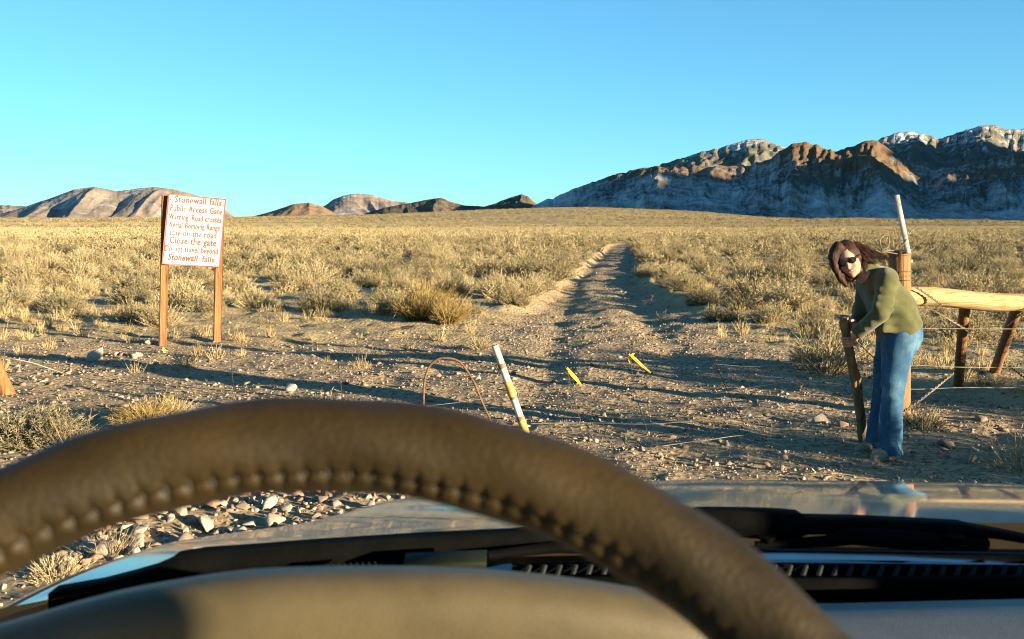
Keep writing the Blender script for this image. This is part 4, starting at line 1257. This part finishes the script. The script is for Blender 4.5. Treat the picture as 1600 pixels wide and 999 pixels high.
def build_woman():
    J = P
    hipc = J(1408, 522, 6.53)
    gz = H(2.45, 6.5)
    woman = thing('person', 'dark haired woman in olive fleece and jeans bending to hold the gate stick', 'person', (J(1392, 715, 6.52)[0], 6.52, gz))
    hc = J(1325, 404, 6.47)
    Uv = nz([-.42, -.10, .90]); Nv = nz([-.40, -.90, -.16]); Nv = nz(Nv - Uv * (Nv @ Uv)); Sv = np.cross(Uv, Nv)     # crown, face, side
    A = [Sv, Nv, Uv]
    hp = lambda s_, n_, u_: hc + Sv * s_ + Nv * n_ + Uv * u_
    neck = J(1358, 430, 6.53); chest = J(1376, 447, 6.53); belly = J(1395, 490, 6.53)
    shN = J(1384, 440, 6.40); elN = J(1374, 489, 6.33); wrN = J(1337, 523, 6.42)
    shF = J(1357, 440, 6.68); elF = J(1346, 488, 6.70); wrF = J(1329, 511, 6.60)
    hN = J(1407, 525, 6.455); kN = J(1395, 618, 6.44); aN = J(1391, 703, 6.47)
    hF = J(1396, 527, 6.61); kF = J(1381, 618, 6.65); aF = J(1368, 696, 6.69)
    f = Field([1.9, 6.1, -.03], [2.95, 6.95, 1.50], .0065)
    f.ell(hc, A, (.072, .090, .105)); f.ell(hp(0, .025, -.055), A, (.054, .062, .062))
    f.cap(hp(0, .085, .012), hp(0, .104, -.030), .009, .0135, .012)            # nose
    f.cap(hp(-.018, .083, -.060), hp(.018, .083, -.060), .009, .009, .008)      # lips
    f.cap(hp(0, .066, -.098), hp(0, .069, -.096), .016, .016, .02)              # chin
    for s_ in (-1, 1):
        f.ell(hp(s_ * .072, -.005, -.008), A, (.010, .018, .030), .008)        # ears
        f.ell(hp(s_ * .031, .088, .006), A, (.018, .012, .011), .010, cut=True)  # eye sockets
        f.cap(hp(s_ * .034, .060, -.03), hp(s_ * .034, .062, -.03), .024, .024, .02)   # cheeks
    f.cap(hp(0, -.03, -.07), neck, .050, .056, .03)
    f.cap(neck, chest, .066, .08, .05); f.cap(chest + [0, -.06, 0], belly + [0, -.05, 0], .082, .08, .05); f.cap(chest + [0, .06, 0], belly + [0, .05, 0], .082, .08, .05)
    f.cap(belly, hipc, .10, .105, .05)
    for a, b, c in ((shN, elN, wrN), (shF, elF, wrF)):
        f.cap(chest, a, .06, .052, .03); f.cap(a, b, .048, .036, .02); f.cap(b, c, .036, .025, .015)
    for a, b, c in ((hN, kN, aN), (hF, kF, aF)):
        f.cap(a, b, .09, .055, .03); f.cap(b, c, .054, .036, .02); f.cap(c, c + [-.10, -.02, -.02], .036, .028, .02)
    # hands closed round the stick
    sa = nz(STK1 - STK0); e1 = nz(np.array([1, 0, 0]) - sa * sa[0]); e2 = np.cross(sa, e1); e2 = e2 if e2[1] < 0 else -e2       # e2 towards the camera
    def hand(w, u, a0, sgn, lift):
        c = STK0 + (STK1 - STK0) * u
        r = .031 + .010
        pa = lambda ang, du, rr=r: c + sa * du + rr * (e1 * math.cos(ang) + e2 * math.sin(ang))
        palm0 = pa(a0, -.028, r + .004); palm1 = pa(a0, .030, r + .004)
        f.cap(palm0, palm1, .0165, .0165, .012); f.cap(pa(a0 - sgn * .4, -.02, r + .012), pa(a0 - sgn * .4, .025, r + .012), .0165, .0165, .012)
        f.cap(w, (palm0 + palm1) / 2, .024, .021, .02)
        for q, (du, fl) in enumerate(((.032, 2.3), (.011, 2.6), (-.010, 2.5), (-.030, 2.1))):
            ang = a0; prev = pa(ang, du)
            for j, st in enumerate((.42, .34, .24)):
                nx = pa(a0 + sgn * fl * sum((.42, .34, .24)[:j + 1]), du - .002 * j)
                f.cap(prev, nx, .0094 - .0006 * j, .0089 - .0006 * j, .003); prev = nx
        th = [pa(a0 - sgn * .5, .030, r + .008), pa(a0 - sgn * .95, .048, r + .004), pa(a0 - sgn * 1.5, .056, r)]
        f.cap(th[0], th[1], .0115, .0105, .008); f.cap(th[1], th[2], .0102, .0085, .004)
    hand(wrN, .842, .75, 1, 0)
    hand(wrF, .935, -.35, -1, 0)
    field_obj(f, 'body', M['skin'], woman, 1)
    # fleece
    f = Field([1.95, 6.1, .55], [2.95, 6.95, 1.42], .0075)
    hemF, hemB = J(1372, 538, 6.53), J(1440, 502, 6.53)
    hem = (hemF + hemB) / 2 + nz(hemB - hemF) * -.004
    ext = hem + (hem - chest) * .25
    for s_ in (-.055, .055):
        f.cap(J(1372, 446, 6.53) + [0, s_ * .9, 0], J(1394, 484, 6.53) + [0, s_, 0], .108, .120, .05)
        f.cap(J(1394, 484, 6.53) + [0, s_, 0], ext + [0, s_, 0], .120, .146, .05)
    f.cap(J(1360, 428, 6.53), J(1374, 440, 6.53), .064, .10, .04)
    f.cap(J(1352, 421, 6.52), J(1362, 430, 6.53), .060, .066, .02)
    f.cap(J(1372, 440, 6.53), shN, .085, .074, .03); f.cap(J(1372, 440, 6.53), shF, .085, .07, .03)
    f.cap(shF, elF, .066, .056, .025); f.cap(elF, wrF + [.006, 0, .006], .054, .041, .02)
    # folds at elbow, armpit and waist
    for a, b in (((1390, 470), (1420, 476)), ((1388, 484), (1428, 490)), ((1382, 503), (1425, 502)), ((1380, 515), (1410, 517))):
        f.cap(J(*a, 6.36), J(*b, 6.385), .022, .012, .03)
    f.rough(.010, 20, 43, (.30, .8, 1), -.35)
    # the near sleeve lies over the body with a clear edge
    shN2 = shN + [0, -.022, 0]; elN2 = elN + [0, -.03, 0]
    f.cap(shN2 + [.01, .04, .01], shN2, .074, .072, .02); f.cap(shN2, elN2, .068, .059, .007); f.cap(elN2, wrN + [.004, 0, .006], .059, .042, .010)
    for u_ in (.30, .55, .80): f.cap(shN2 * (1 - u_) + elN2 * u_ + [-.05, -.035, .012], shN2 * (1 - u_) + elN2 * u_ + [.05, -.035, -.018], .016, .012, .02)
    for u_ in (.25, .5): f.cap(elN2 * (1 - u_) + wrN * u_ + [-.035, -.03, -.02], elN2 * (1 - u_) + wrN * u_ + [.03, -.03, .03], .014, .010, .02)
    hn = nz(np.cross(hemB - hemF, [0, 1, 0])); hn = hn if hn[2] < 0 else -hn
    g = np.stack(np.meshgrid(*f.ax, indexing='ij'), -1)
    f.rough(.008, 24, 3, (.28, .8, 1), -.75); f.rough(.004, 22, 9)
    # the hem cuts the torso only, not the sleeves
    hd = (g - hem) @ hn
    torso = (g[..., 0] > J(1360, 520, 6.5)[0])
    f.D = np.where(torso, np.maximum(f.D, hd), f.D).astype(np.float32)
    # open the neck and the cuffs
    for w, e in ((wrN, elN), (wrF, elF)):
        n_ = nz(w - e); near_ = np.linalg.norm(g - w, axis=-1) < .10
        f.D = np.where(near_, np.maximum(f.D, (g - (w - n_ * .004)) @ n_), f.D).astype(np.float32)
    del g
    field_obj(f, 'fleece_jacket', M['fleece'], woman, 2)
    # jeans
    f = Field([2.1, 6.1, .0], [2.95, 6.95, 1.05], .0075)
    f.ell(J(1408, 520, 6.53), [[1, 0, 0], [0, 1, 0], [0, 0, 1]], (.126, .160, .16), .04)
    f.ell(J(1414, 530, 6.47), [[1, 0, 0], [0, 1, 0], [0, 0, 1]], (.088, .09, .11), .04); f.ell(J(1412, 530, 6.60), [[1, 0, 0], [0, 1, 0], [0, 0, 1]], (.088, .09, .11), .04)
    for a, b, c in ((hN, kN, aN), (hF, kF, aF)):
        md = a * .5 + b * .5 + [-.012, 0, 0]; f.cap(a, md, .108, .088, .012); f.cap(md, b, .086, .071, .008); f.cap(b, c + [0, 0, .02], .071, .073, .006); f.cap(c + [0, 0, .02], c + [.004, 0, -.035], .073, .080, .006)
    f.rough(.009, 16, 21, (1, 1, .5)); f.rough(.010, 26, 25, (.5, .8, 1), .5)
    f.cut_plane([0, 0, gz + .035], [0, 0, -1])
    jeans = field_obj(f, 'jeans', M['denim'], woman, 2)
    # shoes
    for a, to in ((aN, J(1366, 714, 6.43)), (aF, J(1341, 702, 6.64))):
        f = Field([2.1, 6.2, -.06], [2.65, 6.9, .2], .006)
        heel = np.array([a[0] + .03, a[1], gz + .045]); toe = np.array([to[0], to[1], gz + .034]); ball = heel * .35 + toe * .65
        f.cap(heel, ball, .036, .040, .02, sq=((0, 0, 1), .85)); f.cap(ball, toe + [0, 0, -.006], .040, .027, .02, sq=((0, 0, 1), .75)); f.cap(heel + [-.02, 0, .02], heel + [-.03, 0, .075], .042, .045, .02)
        f.cap(heel + [0, 0, -.035], toe + [.004, 0, -.026], .037, .036, .004, sq=((0, 0, 1), .30))
        f.cut_plane([0, 0, gz - .004], [0, 0, -1])
        field_obj(f, 'shoe', M['shoe'], woman, 2)
    # hair
    f = Field([1.85, 6.2, 1.0], [2.75, 6.8, 1.5], .006)
    f.ell(hp(0, -.016, .010), A, (.084, .097, .108), .02); f.ell(hp(0, -.05, -.05), A, (.082, .062, .10), .02)
    strands = [[(1309, 386), (1301, 402), (1306, 420), (1314, 436), (1322, 446)], [(1305, 392), (1304, 412), (1312, 430), (1318, 440)], [(1312, 408), (1316, 424), (1328, 436), (1336, 433)],
               [(1338, 383), (1354, 389), (1368, 396), (1386, 402)], [(1340, 388), (1356, 397), (1374, 402), (1382, 403)], [(1345, 394), (1356, 405), (1366, 412)], [(1350, 400), (1352, 414), (1350, 426)]]
    for q, st in enumerate(strands):
        pts = [J(X, Y, 6.44 + .02 * (q % 3) + (.05 if q > 2 else -.02)) for X, Y in st]
        for i in range(len(pts) - 1):
            wd = .030 if q < 3 else .019; r0 = wd * (1 - i / len(pts)) + .005; r1 = wd * (1 - (i + 1) / len(pts)) + .005; f.cap(pts[i], pts[i + 1], r0, r1, .015)
    f.ell(hp(.004, .118, -.040), A, (.052, .078, .082), .015, cut=True)
    f.rough(.006, 45, 31, (1, 1, .35)); f.rough(.004, 90, 37, (1, 1, .3))
    field_obj(f, 'hair', M['hair'], woman, 1)
    hr = np.random.default_rng(3); m = MB()                                     # loose locks
    for _ in range(520):
        st = strands[int(hr.integers(0, len(strands)))]; q = np.array([J(X + hr.normal() * 2.2, Y + hr.normal() * 2.0, 6.425 + hr.uniform(0, .07)) for X, Y in st])
        c = catmull(q, np.linspace(0, len(q) - 1, 12)); m.tube(c, np.linspace(.0016, .0006, 12), 4, False)
    m.build('loose_hair', M['hair'], woman)
    m = MB(); m.tube(np.array([hp(-.021, .086, -.060), hp(-.008, .093, -.058), hp(.008, .093, -.058), hp(.021, .086, -.060)]), [.002, .0062, .0062, .002], 8); m.build('lips', M['lips'], woman)
    # sunglasses
    m = MB()
    for s_ in (-1, 1):
        c = hp(s_ * .034, .098, .006); a = np.linspace(0, 2 * math.pi, 20, endpoint=False)
        ring = lambda k, o: c + Sv * 0 + k * (.027 * np.cos(a)[:, None] * Sv + .021 * np.sin(a)[:, None] * Uv) + Nv * o - Nv * (.010 * np.abs(np.cos(a))[:, None] * (k > .5)) * (s_ * np.cos(a) > 0)[:, None]
        m.grid(np.stack([ring(.05, .004), ring(.6, .003), ring(1, -.002), ring(1, -.006), ring(.05, -.004)], 0), closed_v=True)
        m.tube([hp(s_ * .060, .090, .010), hp(s_ * .075, .05, .010), hp(s_ * .078, -.01, .004)], .003, 6)
    m.tube([hp(-.010, .104, .010), hp(0, .107, .012), hp(.010, .104, .010)], .0028, 6)
    m.build('sunglasses', M['lens'], woman)


build_woman()


# ------------------------------------------------------------------ the car round the camera
car = thing('car', 'grey car seen from its driver seat over the steering wheel and hood', 'car', (0.38, 0.2, 0))


def build_car():
    # hood: a crowned sheet from the cowl to where it curves out of sight, then down to the nose
    ol = [(-60, 1000, .90), (0, 960, .96), (120, 900, 1.06), (240, 855, 1.17), (325, 838, 1.24), (480, 816, 1.33), (625, 780, 1.46), (800, 762, 1.57), (1030, 751, 1.65), (1300, 751, 1.68), (1600, 757, 1.63), (1800, 770, 1.55), (2000, 800, 1.40), (2150, 850, 1.24), (2250, 930, 1.08)]
    t = np.linspace(0, len(ol) - 1, 160); xyd = catmull(np.array(ol, float), t)
    dd_ = np.polyval(np.polyfit(t, xyd[:, 2], 4), t); outer = np.array([P(x, y, d) for (x, y, _), d in zip(xyd, dd_)])
    tg = np.gradient(outer, axis=0); nr = np.stack([-tg[:, 1], tg[:, 0]], 1); nr /= np.linalg.norm(nr, axis=1)[:, None]
    if nr[80, 1] < 0: nr = -nr
    xs = np.linspace(-.50, 1.48, 160)
    rear = np.stack([xs, np.interp(xs, [-.5, -.2, .3, 1.2, 1.48], [.84, 1.0, 1.06, 1.05, .98]), np.interp(xs, [-.5, -.2, .3, 1.2, 1.48], [1.205, 1.216, 1.226, 1.224, 1.21])], 1)
    k = np.linspace(0, 1, 30)[:, None, None]
    A = rear[None] * (1 - k) + outer[None] * k
    ln_ = np.linalg.norm(outer - rear, axis=1)[None, :]
    A[..., 2] += .022 * np.minimum(ln_, .62) ** 2 * 4 * k[..., 0] * (1 - k[..., 0])
    rings = [A]
    for o, dz in ((.006, -.0025), (.012, -.007), (.018, -.015)):
        R = outer.copy(); R[:, :2] += nr * o; R[:, 2] += dz; rings.append(R[None])
    A = np.concatenate(rings); m = MB(); m.grid(A)
    m.build('hood', M['paint'], car)
    R0 = []
    for o, dz in ((.020, -.030), (.022, -.014), (.027, -.010), (.045, -.017), (.075, -.05), (.10, -.11), (.115, -.20), (.12, -.62)):
        R = outer.copy(); R[:, :2] += nr * o; R[:, 2] += dz; R0.append(R)
    m = MB(); m.grid(np.array(R0)); m.build('fender', M['paint'], car)
    # black cowl with its vent slots
    def slab(name, y0, y1, z, mat, x0=-.26, x1=1.5, par=car, th=.02):
        m = MB(); m.box([(x0 + x1) / 2, (y0 + y1) / 2, z - th / 2], [(x1 - x0) / 2, 0, 0], [0, (y1 - y0) / 2, 0], [0, 0, th / 2]); return m.build(name, mat, par, False)
    cowl = slab('cowl', .88, 1.10, 1.160, M['black'], th=.03)
    def strip(name, pts, h, mat, par, dep=.02):
        """a band along pixel points (X, Y top, d), h tall, dep deep"""
        q = np.array([P(*p) for p in pts]); up = np.array([0, 0, 1.0]); bk = np.array([0, dep, 0])
        hh = np.broadcast_to(np.asarray(h, float), (len(q),))[:, None] * up
        m = MB(); m.grid(np.stack([q, q + bk, q + bk - hh, q - hh], 1), closed_v=True)
        return m.build(name, mat, par, False)
    # seal lip at the rear edge of the hood
    strip('hood_seal', [(820, 846, 1.055), (1000, 852, 1.06), (1200, 858, 1.06), (1400, 861, 1.06), (1620, 864, 1.06), (1900, 872, 1.06)], .012, M['black_gloss'], cowl, .012)
    # glossy cowl panel that mirrors the sky
    q = [P(X, Y, d) for X, Y, d in ((560, 893, .985), (800, 881, .995), (1000, 876, 1.0), (1200, 874, 1.0), (1400, 876, 1.0), (1590, 881, 1.0), (1900, 890, 1.0))]
    m = MB(); q = np.array(q); m.grid(np.stack([q + [0, .018, .001], q + [0, 0, .0], q + [0, -.006, -.006], q + [0, -.006, -.02]], 0)); m.build('cowl_panel', M['chrome_blue'], cowl)
    # row of ribs under it
    m = MB()
    for i in range(44):
        X = 820 + i * 24; yy = 886 if X < 1000 else 886
        a = P(X + 8, 884, .972); b = P(X, 906, .960); m.tube([a, b], [.0022, .003], 6)
    m.build('vent_rib', M['vent'], cowl)
    strip('vent_back', [(800, 884, .985), (1200, 882, .985), (1600, 886, .985), (1900, 892, .985)], .022, M['black'], cowl, .006)
    # black edge of the windscreen and the dashboard
    strip('windscreen_seal', [(900, 905, .945), (1100, 906, .945), (1300, 907, .945), (1620, 905, .945), (1900, 905, .945)], .020, M['black'], car, .012)
    dq = [(-200, 1010), (300, 960), (700, 944), (1000, 944), (1300, 943), (1600, 936), (1900, 934)]
    top_ = np.array([P(X, Y, .86) for X, Y in dq])
    secs = [top_ + [0, .012, -.05], top_ + [0, .008, -.006], top_ + [0, 0, 0]]
    for dy, dz in ((-.05, .004), (-.14, .006), (-.24, 0.0), (-.29, -.015), (-.31, -.05), (-.31, -.35)): secs.append(top_ + [0, dy, dz])
    m = MB(); m.grid(np.array(secs)); dash = m.build('dashboard', M['dash_grey'], car)
    # instrument hood, a thick brow behind the wheel
    e = [(-150, 1025), (0, 983), (100, 954), (200, 931), (350, 908), (480, 901), (560, 900), (660, 901), (760, 906), (900, 920), (1040, 944), (1150, 975), (1240, 1015), (1320, 1080)]
    ed = np.array([P(X, Y, .50) for X, Y in e]); t = np.linspace(0, len(ed) - 1, 120); ed = catmull(ed, t)
    secs = []
    for dy, dz in ((.30, -.16), (.24, -.10), (.15, -.055), (.06, -.016), (.03, -.005), (.012, -.001), (.004, -.0005), (-.003, -.003), (-.008, -.008), (-.011, -.015), (-.012, -.03), (-.008, -.05), (.0, -.062), (.03, -.066), (.12, -.07)):
        secs.append(ed + [0, dy, dz])
    m = MB(); m.grid(np.array(secs)); m.build('instrument_hood', M['dash'], dash)
    # identification plate and defroster slits under the glass
    c = P(696, 879, .93); m = MB(); m.box(c, (P(760, 876, .93) - P(632, 881, .93)) / 2, [0, .012, .002], [0, -.001, .0055]); m.build('identification_plate', M['plate'], dash, False)
    m = MB()
    for i in range(9):
        X = 512 + i * 9.5; a = P(X - 3, 883 - i * .5, .925); b = P(X + 2, 890 - i * .2, .915); m.tube([a, b], .0012, 5)
    m.build('defroster_vent', M['plate'], dash)
    # wipers
    def wiper(top, bot, d0, d1, thick):
        pt = [P(X, Y, d0 + (d1 - d0) * (X - top[0][0]) / (top[-1][0] - top[0][0])) for X, Y in top]
        pbm = [P(X, Y, d0 + (d1 - d0) * (X - top[0][0]) / (top[-1][0] - top[0][0])) for X, Y in bot]
        m = MB(); m.prism(np.array(pt + pbm[::-1]), [0, thick, 0]); return m
    w1 = thing_child('wiper', car, P(460, 880, .95))
    wiper([(75, 928), (110, 922), (150, 915), (200, 902), (235, 892), (258, 882), (270, 873), (285, 870), (300, 868), (310, 866), (400, 860), (500, 852), (660, 842), (830, 834), (872, 833)],
          [(75, 962), (110, 958), (150, 948), (200, 936), (235, 928), (258, 922), (270, 920), (285, 917), (300, 914), (310, 912), (400, 901), (500, 895), (660, 884), (830, 856), (872, 850)], .90, 1.00, .022).build('wiper_blade', M['black'], w1, False)
    m = MB(); m.tube(np.array([P(760, 868, .96), P(850, 857, .99), P(960, 850, 1.0), P(1040, 862, 1.02)]), [.006, .008, .009, .012], 10, flat=(1, .7)); m.build('wiper_arm', M['black'], w1)
    w2 = thing_child('wiper', car, P(1350, 825, 1.0))
    wiper([(1000, 812), (1060, 804), (1110, 801), (1190, 802), (1230, 804), (1252, 806), (1262, 812), (1350, 814), (1440, 818), (1512, 822), (1516, 824), (1560, 832), (1620, 844), (1750, 872)],
          [(1000, 826), (1060, 828), (1110, 836), (1190, 843), (1230, 845), (1252, 840), (1262, 836), (1350, 835), (1440, 836), (1512, 837), (1516, 838), (1560, 843), (1620, 853), (1750, 882)], 1.0, 1.02, .022).build('wiper_blade', M['black'], w2, False)
    m = MB(); m.tube(np.array([P(1180, 852, 1.0), P(1290, 846, 1.0), P(1330, 838, 1.0), P(1420, 844, 1.0), P(1540, 850, 1.02)]), [.004, .006, .009, .010, .007], 10); m.build('wiper_arm', M['black'], w2)
    m = MB()
    for X, Y in ((1198, 846), (1400, 842), (1492, 845)):
        m = MB(); m.tube(np.array([P(X, Y - 8, 1.0), P(X, Y + 5, 1.0)]), [.010, .003], 8)
        m.build('wiper_clip', M['black'], w2)
    # body round the driver: roof, pillars, doors
    m = MB()
    def bar(a, b, r): m.tube(np.array([a, b], float), r, 10)
    R_ = np.array
    xs = np.linspace(-.48, 1.30, 9); ys = np.linspace(.30, -2.0, 9)
    roof = np.array([[(x, y, 1.92 - .10 * ((x - .41) / .9) ** 2 - .04 * max(0, y)) for x in xs] for y in ys])
    m.grid(roof); m.grid(roof + [0, 0, .03])
    m.build('roof', M['paint'], car)
    for x0, x1 in ((-.56, -.48), (1.44, 1.30)):
        m = MB(); bar((x0, .95, 1.16), (x1, .30, 1.86), .035); m.build('windscreen_pillar', M['paint'], car)
        m = MB(); bar((x1 + (x1 - .41) * .04, -.90, 1.1), (x1, -.90, 1.86), .05); m.build('door_pillar', M['paint'], car)
        xo = x0 * 1.0
        m = MB(); m.grid(np.array([[(xo, 1.0, 1.14), (xo, -2.0, 1.16)], [(xo * 1.02 - .01, 1.0, .95), (xo * 1.02 - .01, -2.0, .95)], [(xo, 1.0, .4), (xo, -2.0, .4)]]))
        m.build('door', M['paint'], car)
    # unseen right door mirror, added to shade the wipers and dashboard
    m = MB(); m.box([1.63, .28, 1.36], [.13, 0, 0], [0, .09, 0], [0, 0, .13]); m.build('shading_mirror', M['paint'], car)
    # unseen passenger seat, its head cushion placed to shade the instrument hood's left
    m = MB(); m.tube(np.array([(.83, -.30, .62), (.83, -.36, .92), (.83, -.42, 1.18)]), [.20, .22, .17], 18, flat=(1, .45))
    seat = m.build('seat', M['dash'], car)
    m = MB(); m.box([.84, -.335, 1.44], [.14, 0, 0], [0, .085, 0], [0, .01, .135]); m.build('shading_headrest', M['dash'], seat)
    m = MB()
    for x in (.78, .90): m.tube(np.array([(x, -.40, 1.20), (x, -.34, 1.36)]), .008, 8)
    m.build('headrest_bars', M['black'], seat)


def thing_child(name, parent, loc):
    o = bpy.data.objects.new(name, None); o.empty_display_size = .05; COL.objects.link(o); o.parent = parent
    o.location = Vector(loc) - Vector(world_loc(parent)); return o


M['chrome_blue'] = noise_mat('cowl_gloss', [(0.3, (0.28, 0.30, 0.32)), (0.7, (0.42, 0.44, 0.46))], 8, rough=0.1, metallic=1.0)
M['vent'] = noise_mat('vent_plastic', [(0.3, (0.008, 0.010, 0.010)), (0.7, (0.022, 0.026, 0.026))], 40, rough=0.8, spec=0.15)
build_car()


def build_wheel():
    c = np.array([-.0528, .1925, 1.3426]); tilt, yaw, R, r = .6363, .0773, .175, .0142
    n = np.array([math.sin(yaw) * math.cos(tilt), -math.cos(yaw) * math.cos(tilt), math.sin(tilt)])
    a = nz(np.cross([0, 0, 1], n)); b = np.cross(n, a)
    wheel = thing_child('steering_wheel', car, c)
    NU, NV = 1500, 56
    u = np.linspace(0, 2 * math.pi, NU, endpoint=False)[:, None]; v = np.linspace(0, 2 * math.pi, NV, endpoint=False)[None]
    nst = 158
    ph = (u * nst / (2 * math.pi)) % 1.0
    seam = math.pi * .86                                  # seam sits on the inner side, towards the driver
    dv = np.abs((v - seam + math.pi) % (2 * math.pi) - math.pi)
    dip = np.exp(-((ph - .5) / .16) ** 2) * np.exp(-(dv / .22) ** 2) * .0016 + np.exp(-(dv / .05) ** 2) * .0010
    puff = np.exp(-((ph % 1 - .0) / .2) ** 2) * np.exp(-(dv / .22) ** 2) * .0002 + np.exp(-((ph - 1.0) / .2) ** 2) * np.exp(-(dv / .22) ** 2) * .0002
    rr = r + .0004 * np.sin(u * 23 + v * 3) - dip + puff
    radial = np.cos(u)[..., None] * a + np.sin(u)[..., None] * b
    Pt = c + radial * (R + rr * np.cos(v))[..., None] + n * (rr * np.sin(v))[..., None]
    m = MB(); m.grid(Pt, True, True); m.build('rim', M['leather'], wheel)
    m = MB()
    for i in range(nst):                                   # the thread sunk in each notch
        uu = (i + .5) / nst * 2 * math.pi; rad = math.cos(uu) * a + math.sin(uu) * b; q = []
        for vv in (seam - .26, seam, seam + .26):
            rv = r - .0016; q.append(c + rad * (R + rv * math.cos(vv)) + n * rv * math.sin(vv))
        m.tube(np.array(q), .0007, 5)
    m.build('stitching', M['thread'], wheel)
    # hub and spokes, below the picture
    m = MB(); m.tube(np.array([c - n * .07, c - n * .04, c - n * .015]), [.05, .065, .055], 24); m.build('hub', M['leather'], wheel)
    for ang in (math.radians(-8), math.radians(188), math.radians(-60), math.radians(240)):
        d = math.cos(ang) * a + math.sin(ang) * b
        m = MB(); m.tube(np.array([c - n * .04 + d * .05, c - n * .022 + d * .11, c + d * (R - .006)]), [.014, .012, .010], 12); m.build('spoke', M['leather'], wheel)


build_wheel()
